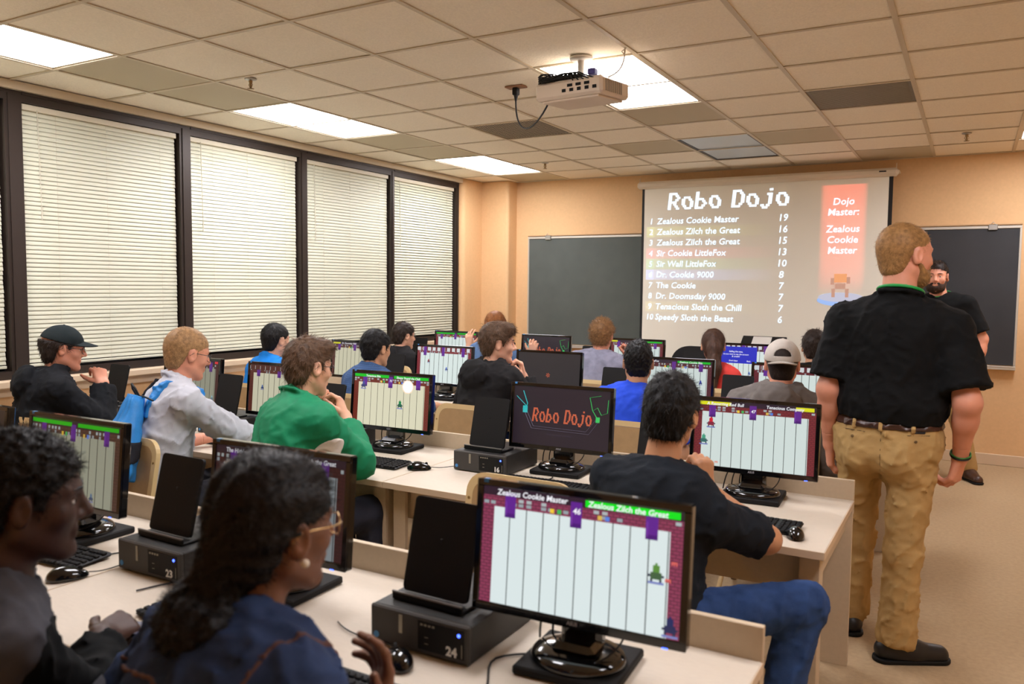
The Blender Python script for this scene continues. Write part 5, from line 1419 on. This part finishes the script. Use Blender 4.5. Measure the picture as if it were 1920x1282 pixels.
p_pack = person('boy with short sandy hair and glasses in a pale grey shirt, hand on his mouse', base=(-3.34, 2.42), face=-12, sy=-24, H=(-3.29, 2.62, 1.205), hy=-20, hp=-14, hr=0,
   L=dict(w=(-3.45, 2.90, .74), d=(.2, 1, -.1)), R=dict(w=(-3.14, 2.95, .745), d=(.25, 1, -.15), b=(0, 0, 1), curl=.35, pole=(1, -.6, -.6)),
   top=dict(mat=C_grsh, sleeve=.80, off=.016, loose=.022, collar=.055, fold=.007), pants=PD, shoes=S_blk, skin=SK_pink, hair=dict(kind='buzz', mat=HBl, ts=.005, tt=.012), glasses=M_gl, q=.9)
p_cap = person('boy in a dark baseball cap and black hooded sweatshirt, hand on chin', base=(-4.36, 2.42), face=-14, sy=-24, H=(-4.30, 2.62, 1.185), hy=-32, hp=-8, hr=0,
   L=dict(w=(-4.45, 2.92, .74), d=(0, 1, -.1)), R=dict(w=(-4.17, 2.76, .985), d=(-.55, .1, .85), b=(.7, -.2, .5), curl=.7, pole=(.8, .2, -1.4)),
   top=dict(mat=C_hoodcap, sleeve=.96, off=.022, loose=.018, hood=1, name='hooded_sweatshirt', fold=.006), pants=PD, shoes=S_blk, skin=SK_pink, hair=dict(kind='messy', mat=HB, ts=.010, tt=.006, nap=.02, clip=.04), cap=dict(mat=cl('dark green-black twill', (30, 38, 40))), glasses=M_gl, q=.95)
# third row ------------------------------------------------------
p_polo = person('man with short dark hair in a bright blue polo shirt by the windows', base=(-4.43, 4.10), face=-8, sy=-12, H=(-4.41, 4.28, 1.135), hy=-10, hp=-6, top=dict(mat=C_polo, sleeve=.36, off=.016, collar=.055, name='polo_shirt'), pants=PJ, shoes=S_blk, skin=SK_fair, hair=dict(kind='short', mat=HBk, ts=.006, tt=.012, nf=.6), q=1.3)
p_plaid = person('man with wavy black hair in a blue plaid shirt, third row', base=(-3.52, 4.08), face=-8, sy=-14, H=(-3.495, 4.30, 1.115), hy=-12, hp=-8, R=dict(w=(-3.12, 4.46, .735), d=(.3, 1, -.1), curl=.35, pole=(1, -.5, -.6)),
   top=dict(mat=C_plaid, sleeve=.85, off=.018, collar=.05), pants=PJ, shoes=S_blk, skin=SK_olive, hair=dict(kind='messy', mat=HBk, ts=.010, tt=.020, nf=.7), q=1.25)
p_hood = person('young man in a black hoodie looking right, hand at his chin, centre of the picture', base=(-2.56, 4.08), face=-12, sy=-16, H=(-2.515, 4.26, 1.195), hy=-54, hp=-4, hr=0, wd=1.0,
   R=dict(w=(-2.40, 4.38, .985), d=(-.15, -.15, .95), b=(.7, .5, 0), curl=.7, pole=(.9, .2, -1.4)), L=dict(w=(-2.72, 4.55, .74), d=(.2, 1, -.1)),
   top=dict(mat=C_hood, sleeve=.95, off=.022, hood=1, loose=.016, name='hoodie', fold=.006), pants=PJ, shoes=S_blk, skin=SK_fair, hair=dict(kind='quiff', mat=HBr, ts=.011, tt=.018, seed=7), q=1.0)
p_royal = person('man with short black curls in a royal blue T-shirt, third row', base=(-1.60, 4.06), face=0, sy=-3, H=(-1.605, 4.26, 1.128), hy=19, hp=-8, wd=1.08, top=dict(mat=C_royal, sleeve=.40, off=.014, name='t_shirt', fold=.006), pants=PJ, shoes=S_blk, skin=SK_tan, hair=dict(kind='curly', mat=HBk, ts=.004, tt=.014, nf=.6, len=.010), q=1.1)
p_gcap = person('man in a light grey backward cap and grey hoodie, third row right', base=(-.83, 4.02), face=4, sy=3, H=(-.822, 4.22, 1.168), hy=12, hp=-4, wd=1.06, top=dict(mat=C_ghood, sleeve=.96, off=.022, hood=1, name='hoodie', fold=.006), pants=PJ, shoes=S_blk, skin=SK_pink,
   hair=dict(kind='buzz', mat=HB, ts=.003, tt=.002, clip=.10, n=2500), cap=dict(mat=cl('light grey twill', (196, 188, 178)), back=True), q=1.0)
# front row ------------------------------------------------------
p_bh = person('boy with dark hair and glasses in a black hooded jacket near the corner', base=(-4.50, 5.72), face=-8, sy=-12, H=(-4.475, 5.9, 1.085), hy=-26, hp=-6, top=dict(mat=C_hood, sleeve=.96, off=.02, hood=1, name='hooded_jacket'), pants=PD, shoes=S_blk, skin=SK_fair, hair=dict(kind='messy', mat=HB, ts=.008, tt=.014, nf=.5), glasses=M_gl, q=1.5)
p_aub = person('woman with long auburn hair gesturing with both raised hands, front row', base=(-3.53, 5.72), face=0, H=(-3.52, 5.92, 1.205), hy=22, hp=-3, wd=.9, fem=True,
   L=dict(w=(-3.90, 6.10, 1.00), d=(-.1, .1, 1), b=(0, -1, .2), curl=.25, spread=1, pole=(-1, 0, -1)), R=dict(w=(-3.26, 6.10, .955), d=(.1, .0, 1), b=(.3, -1, .2), curl=.45, spread=.6, pole=(1, 0, -1)),
   top=dict(mat=C_dj, sleeve=.92, off=.018, name='denim_shirt'), pants=PJ, shoes=S_blk, skin=SK_fair, hair=dict(kind='long', mat=HAu, ts=.012, tt=.014, nf=.7), q=1.3)
p_curl = person('man with curly light brown hair in a grey marl shirt, front row', base=(-2.55, 5.68), face=0, H=(-2.52, 5.88, 1.165), hy=6, hp=-6, wd=1.1, R=dict(w=(-2.36, 6.06, .985), d=(-.2, .1, 1), b=(1, 0, 0), curl=.8, pole=(1, 0, -1)),
   top=dict(mat=C_greysh, sleeve=.9, off=.018, name='shirt', fold=.006), pants=PD, shoes=S_blk, skin=SK_pink, hair=dict(kind='curly', mat=HLb, ts=.015, tt=.020, nf=.8), q=1.3)
p_red = person('girl with a long brown ponytail in a coral red top, front row', base=(-1.60, 5.70), face=0, H=(-1.635, 5.87, 1.125), hy=15, hp=-4, wd=.86, fem=True, top=dict(mat=C_red, sleeve=.7, off=.012, name='top'), pants=PJ, shoes=S_blk, skin=SK_fair, hair=dict(kind='pony', mat=HPony, ts=.007, tt=.009, nf=.8), q=1.2, hs=1.02)
p_hid = person('person with short dark hair, half hidden behind the shoulder of the standing man', base=(-.93, 5.72), face=0, H=(-.935, 5.9, 1.145), hy=8, hp=-4, top=dict(mat=C_blk, sleeve=.4, off=.014, name='t_shirt'), pants=PJ, shoes=S_blk, skin=SK_olive, hair=dict(kind='messy', mat=HB, ts=.008, tt=.010, nf=.6), q=1.4)
# nearest ------------------------------------------------------
p_curly = person('woman with coily dark hair in a low bun, gold glasses and denim jacket', base=(-1.10, .72), face=-16, sy=-12, H=(-1.020, .985, 1.135), hy=-14, hp=-4, hr=2, wd=.96, fem=True,
   L=dict(w=(-1.28, 1.22, .75), d=(.3, 1, 0), pole=(-1, -.4, -.6)), R=dict(w=(-.895, 1.11, .765), d=(-.15, .25, .9), b=(.5, .8, 0), curl=.30, spread=.9, pole=(1, -.3, -1)),
   top=dict(mat=C_denim, sleeve=.93, off=.020, loose=.016, collar=.022, name='denim_jacket', fold=.006), pants=PD, shoes=S_blk, skin=SK_brown, hair=dict(kind='bun', mat=HCu, ts=.011, tt=.018, wdt=.0011, nf=1.3), glasses=M_gold, q=.8)
p_left = person('dark-haired person in profile in a grey and black top, bottom left corner', base=(-1.70, .64), face=-12, sy=-18, H=(-1.555, .865, 1.135), hy=-32, hp=-6, hr=0, wd=.95,
   L=dict(w=(-1.93, .93, .60), d=(.4, 1, -.1)), R=dict(w=(-1.665, 1.08, .755), d=(-.25, 1, .0), b=(.5, 0, 1), curl=.6, pole=(1, -.6, -.5)),
   top=dict(mat=C_gb, sleeve=.9, off=.016, name='raglan_shirt', fold=.005), pants=PD, shoes=S_blk, skin=SK_dark, hair=dict(kind='curly', mat=HCu, ts=.010, tt=.020, len=.014, nf=1.3), q=.85)
# standing ------------------------------------------------------
p_man = person('tall bearded man standing with his back to the camera in black polo and khaki trousers', base=(-.285, 3.70), face=-10, sy=-3, stand=True, pz=.93, H=(-.245, 3.70, 1.690), hy=-50, hp=-3, hr=0, wd=1.15, sd=.030, N=(-.258, 3.675, 1.498),
   L=dict(w=(-.515, 3.74, .875), d=(.05, .15, -1), b=(-1, -.3, 0), curl=.45, pole=(-.35, -1, 0), sc=1.08), R=dict(w=(-.015, 3.72, .872), d=(-.22, .10, -1), b=(1, -.5, 0), curl=.5, pole=(.45, -1, 0), sc=1.08), arm=1.035,
   knees={-1: (-.400, 3.84, .46), 1: (-.205, 3.67, .46)}, ankles={-1: (-.420, 3.90, .10), 1: (-.215, 3.66, .10)}, feet={-1: (-.25, 1, 0), 1: (.8, .42, 0)},
   top=dict(mat=C_blk, sleeve=.42, off=.014, loose=.026, collar=.055, ring=mat('green lanyard', (20, 150, 70), .5), ringz=-.020, hem=-.088, name='polo_shirt', fold=.005), pants=dict(mat=P_khaki, cuff=.078, fold=.006), shoes=S_blk, skin=SK_pink,
   hair=dict(kind='buzz', mat=HRd, ts=.004, tt=.008, hl=.012), beard=HRd, q=.8, hs=1.06)
p_beard = person('bearded man with dark hair in a black polo facing the room by the chalkboard', base=(-.20, 7.50), face=170, stand=True, pz=.92, H=(-.262, 7.50, 1.655), hy=178, hp=-2, wd=1.14, N=(-.235, 7.53, 1.485),
   L=dict(w=(.06, 7.42, .90), d=(0, -.1, -1), b=(1, 0, 0), curl=.5, pole=(1, .5, 0)), R=dict(w=(-.46, 7.42, .90), d=(0, -.1, -1), b=(-1, 0, 0), curl=.5, pole=(-1, .5, 0)), arm=1.05, ankles={-1: (.03, 7.56, .10), 1: (-.30, 7.52, .10)}, knees={-1: (-.05, 7.50, .5), 1: (-.30, 7.48, .5)}, feet={-1: (.35, -.8, 0), 1: (-.1, -1, 0)},
   top=dict(mat=C_blk, sleeve=.42, off=.012, loose=.016, collar=.04, ring=MATS['green lanyard'], hem=-.088, name='polo_shirt'), pants=dict(mat=P_khaki, cuff=.07), shoes=S_brn, skin=SK_pink, hair=dict(kind='messy', mat=HB, ts=.006, tt=.014, nf=.8, hl=.010), beard=hairm('dark beard', (52, 34, 24)), q=1.25, hs=1.04)

# ------------------------------------------------------------------ details on clothes
def at_arm(I, s, u, seg=1):
    E_, W_, d_, sp = I['arms'][s]; return E_+(W_-E_)*u if seg else I['S'][s]+(E_-I['S'][s])*u
# white swoosh panel at the elbow of the green jacket
I = p_green; e = at_arm(I, 1, .10)
wp = ell(V(-2.36, 2.60, .850), (.105, .18, .055), rotm(28, 0, -42))
patch(I, 'gf', wp, name='white_panel', m=C_white, h=.006)
# grey shoulder stripe of the hoodie, orange print on the back of the dark sweatshirt
I = p_hood; a = I['S'][1]
patch(I, 'gf', lambda p: caps(a+V(-.02, 0, .05), at_arm(I, 1, .8, 0)+V(0, -.02, .07), .030, .030)(p), name='grey_shoulder_stripe', m=C_gb, h=.008)
I = p_cap; b0 = I['N']-I['fr']*.15-I['up']*.235
M_or = mat('orange print', (176, 110, 78), .8)
for k in range(6):
    c0 = b0+I['rr']*(-.075+.03*k)
    patch(I, 'gf', caps(c0-I['up']*.03-I['fr']*.02, c0+I['up']*.025+I['rr']*(.012 if k % 2 else -.012)-I['fr']*.02, .009, .009), name='back_print', m=M_or, h=.007, t=.003, bx=(b0-.16, b0+.16))
# left person's black sleeves
I = p_left
patch(I, 'gf', lambda p: np.minimum(caps(at_arm(I, 1, .25, 0), at_arm(I, 1, .95), .10, .08)(p), caps(at_arm(I, -1, .25, 0), at_arm(I, -1, .95), .10, .08)(p)), name='black_sleeve', m=C_blk, h=.008, bx=(np.minimum(I['box'][0], at_arm(I, -1, 1)-.1), np.maximum(I['box'][1], at_arm(I, 1, 1)+.1)))
# denim jacket yoke seams
I = p_curly; M_seam = mat('rust stitching', (92, 62, 58), .8)
patch(I, 'gf', lambda p: np.maximum(np.abs((p-I['N'])@I['up']+.105+.02*np.abs((p-I['N'])@I['rr'])/.1)-.0045, (p-I['N'])@I['fr']), name='yoke_seam', m=M_seam, t=.0018, h=.004)
patch(I, 'gf', lambda p: np.maximum(np.abs((p-I['N'])@I['rr']-.150)-.004, -(p-I['N'])@I['up']-.25), name='sleeve_seam', m=M_seam, t=.0018, h=.004)
for s in (-1, 1):     # pearl ear studs
    e = MB(); e.sphere(I['Mh'] @ Vector((s*.090, .004, -.040)), .0075, 14, 10); e.build('earring', mat('pearl', (235, 225, 205), .2, coat=.5), I['root'])
e = MB(); e.sphere(I['Mh'] @ Vector((-.072, -.055, .098)), .0085, 12, 8); e.build('hair_bead', MATS['pearl'], I['root'])
# belt, loops, pockets, label and bracelet of the standing man
I = p_man; B2 = (V(-.55, 3.45, .90), V(0, 3.95, 1.06))
patch(I, 'pf', lambda p: np.abs(p[:, 2]-1.003)-.0155, name='belt', m=mat('brown belt leather', (62, 36, 26), .35), t=.006, h=.006, bx=B2)
for x in (-.298, -.40, -.18): patch(I, 'pf', boxreg((x, 3.5, 1.0), .008, .12, .020), name='belt_loop', m=P_khaki, t=.0105, h=.005, bx=(V(x-.04, 3.42, .95), V(x+.04, 3.70, 1.05)))
M_dk = mat('dark khaki thread', (110, 88, 56), .8)
for x0, x1, z in ((-.445, -.355, .972), (-.225, -.120, .972)): patch(I, 'pf', boxreg(((x0+x1)/2, 3.5, z), (x1-x0)/2, .12, .0022), name='pocket_welt', m=M_dk, t=.002, h=.003, bx=(V(x0-.02, 3.44, z-.02), V(x1+.02, 3.66, z+.02)))
for x in (-.405, -.170): patch(I, 'pf', lambda p, x=x: np.maximum(np.hypot(p[:, 0]-x, p[:, 2]-.947)-.0065, p[:, 1]-3.64), name='pocket_button', m=M_dk, t=.0035, h=.0028, bx=(V(x-.02, 3.44, .93), V(x+.02, 3.66, .965)))
patch(I, 'pf', boxreg((-.158, 3.5, .984), .020, .12, .0065), name='cloth_label', m=mat('navy label', (36, 38, 46), .7), t=.003, h=.003, bx=(V(-.19, 3.44, .965), V(-.12, 3.66, 1.0)))
patch(I, 'pf', lambda p: np.maximum(np.abs(p[:, 0]+.297)-.0018, p[:, 1]-3.66), name='seat_seam', m=M_dk, t=.0012, h=.003, bx=(V(-.32, 3.44, .80), V(-.27, 3.66, .98)))
E_, W_, d_, sp = I['arms'][1]
q = MB(); ax = Vector(unit(W_-E_)); n1 = ax.orthogonal().normalized(); n2 = ax.cross(n1); c = Vector(W_-I['off'])-ax*.012
q.tube([c+(n1*math.cos(a)+n2*math.sin(a))*.036 for a in [i*math.pi/10 for i in range(20)]], .0042, 6, closed=True); q.build('bracelet', mat('black rubber', (22, 26, 24), .5), I['root'])
# second rubber band in green just above it
q = MB(); c = Vector(W_-I['off'])-ax*.021
q.tube([c+(n1*math.cos(a)+n2*math.sin(a))*.0365 for a in [i*math.pi/10 for i in range(20)]], .003, 6, closed=True); q.build('bracelet', mat('green rubber', (50, 120, 50), .5), I['root'])

# blue sling backpack on the boy in the grey shirt
I = p_pack
bb = (I['off'][0], I['off'][1])
t = thing('backpack', 'bright blue drawstring backpack worn by the boy in the pale grey shirt', 'backpack', (bb[0], bb[1]-.2, 0))
toff = np.array([bb[0], bb[1]-.2, 0.]); M_bag = cl('blue nylon', (48, 134, 208), rough=.45, bump=.0015, scale=90); M_bagd = cl('black mesh fabric', (34, 34, 40))
N_, up_, fr_, rr_ = I['N'], I['up'], I['fr'], I['rr']
ap = N_-fr_*.150-up_*.085+rr_*.03; bt = N_-fr_*.185-up_*.40
def bagf(p):
    x = (p-ap)@rr_; z = (ap-p)@up_; y = (p-ap)@fr_
    u = np.clip(z/.33, 0, 1)
    hw = .035+.165*u**.75; th = .028+.060*u
    d = np.sqrt((x/hw)**2+((y+.030+.02*u)/th)**2)-1
    d = d*np.minimum(hw, th)*.75
    d = np.maximum(d, -z-.0); d = np.maximum(d, z-.37)
    fold = .006*np.abs(np.sin(x/(hw+.01)*9+np.sin(z*14)))*(1-.6*u)+.004*noise3(p, 30, 2)
    return smin(d, d+.001, .01)-fold
v, f = sdf_mesh(bagf, ap-.34+V(0, 0, -.14), ap+.22, .0065); np_obj('bag', [(v, f)], M_bag, t, toff)
v, f = sdf_mesh(lambda p: np.maximum(bagf(p)-.003, np.abs((ap-p)@up_-.20-.25*((p-ap)@rr_))-.040), ap-.34, ap+.25, .008); np_obj('mesh_pocket', [(v, f)], M_bagd, t, toff)
for s, hw_ in ((1, .024), (-1, .022)):
    def rg(p, s=s):
        x = (p-N_)@rr_; z = -(p-N_)@up_; y = (p-N_)@fr_
        xc = s*(.105-.25*np.clip(-y, 0, .2))
        return np.max([np.abs(x-xc)-hw_, z-.17, y-.10, -y-.14, -z-.02], axis=0)
    patch(I, 'gf', rg, name='shoulder_strap', m=M_bag if s > 0 else M_bagd, t=.010, h=.006, parent=t, off=toff)
q = MB(); A = Vector(ap-toff)-Vector(fr_)*.02; q.tube([A+Vector(rr_)*.018, A+Vector(rr_)*.03+Vector(up_)*.035-Vector(fr_)*.03, A+Vector(up_)*.055-Vector(fr_)*.045, A-Vector(rr_)*.03+Vector(up_)*.035-Vector(fr_)*.03, A-Vector(rr_)*.018], .005, 8)
q.tube(bez(A, A+Vector(rr_)*.05+Vector(up_)*.02, A+Vector(rr_)*.08+Vector(fr_)*.03, A+Vector(rr_)*.10+Vector(fr_)*.04, 8), .0045, 6); q.tube(bez(A, A-Vector(rr_)*.05+Vector(up_)*.02, A-Vector(rr_)*.08+Vector(fr_)*.03, A-Vector(rr_)*.10+Vector(fr_)*.05, 8), .0045, 6)
q.build('draw_cord', M_black, t)
# phone in the hand at the left
t = thing('phone', 'slim phone with a pale screen edge held in the hand at the lower left', 'phone', (-1.635, 1.19, .735), -1.1)
q = MB(); q.prism(rounded(-.036, .036, -.072, .072, .008, 3), 0, .008); q.build('case', M_gloss, t)
q = MB(); q.prism(rounded(-.033, .033, -.069, .069, .006, 3), .008, .0085); q.build('display', mat('phone glass', (120, 120, 140), .15, coat=.5), t)
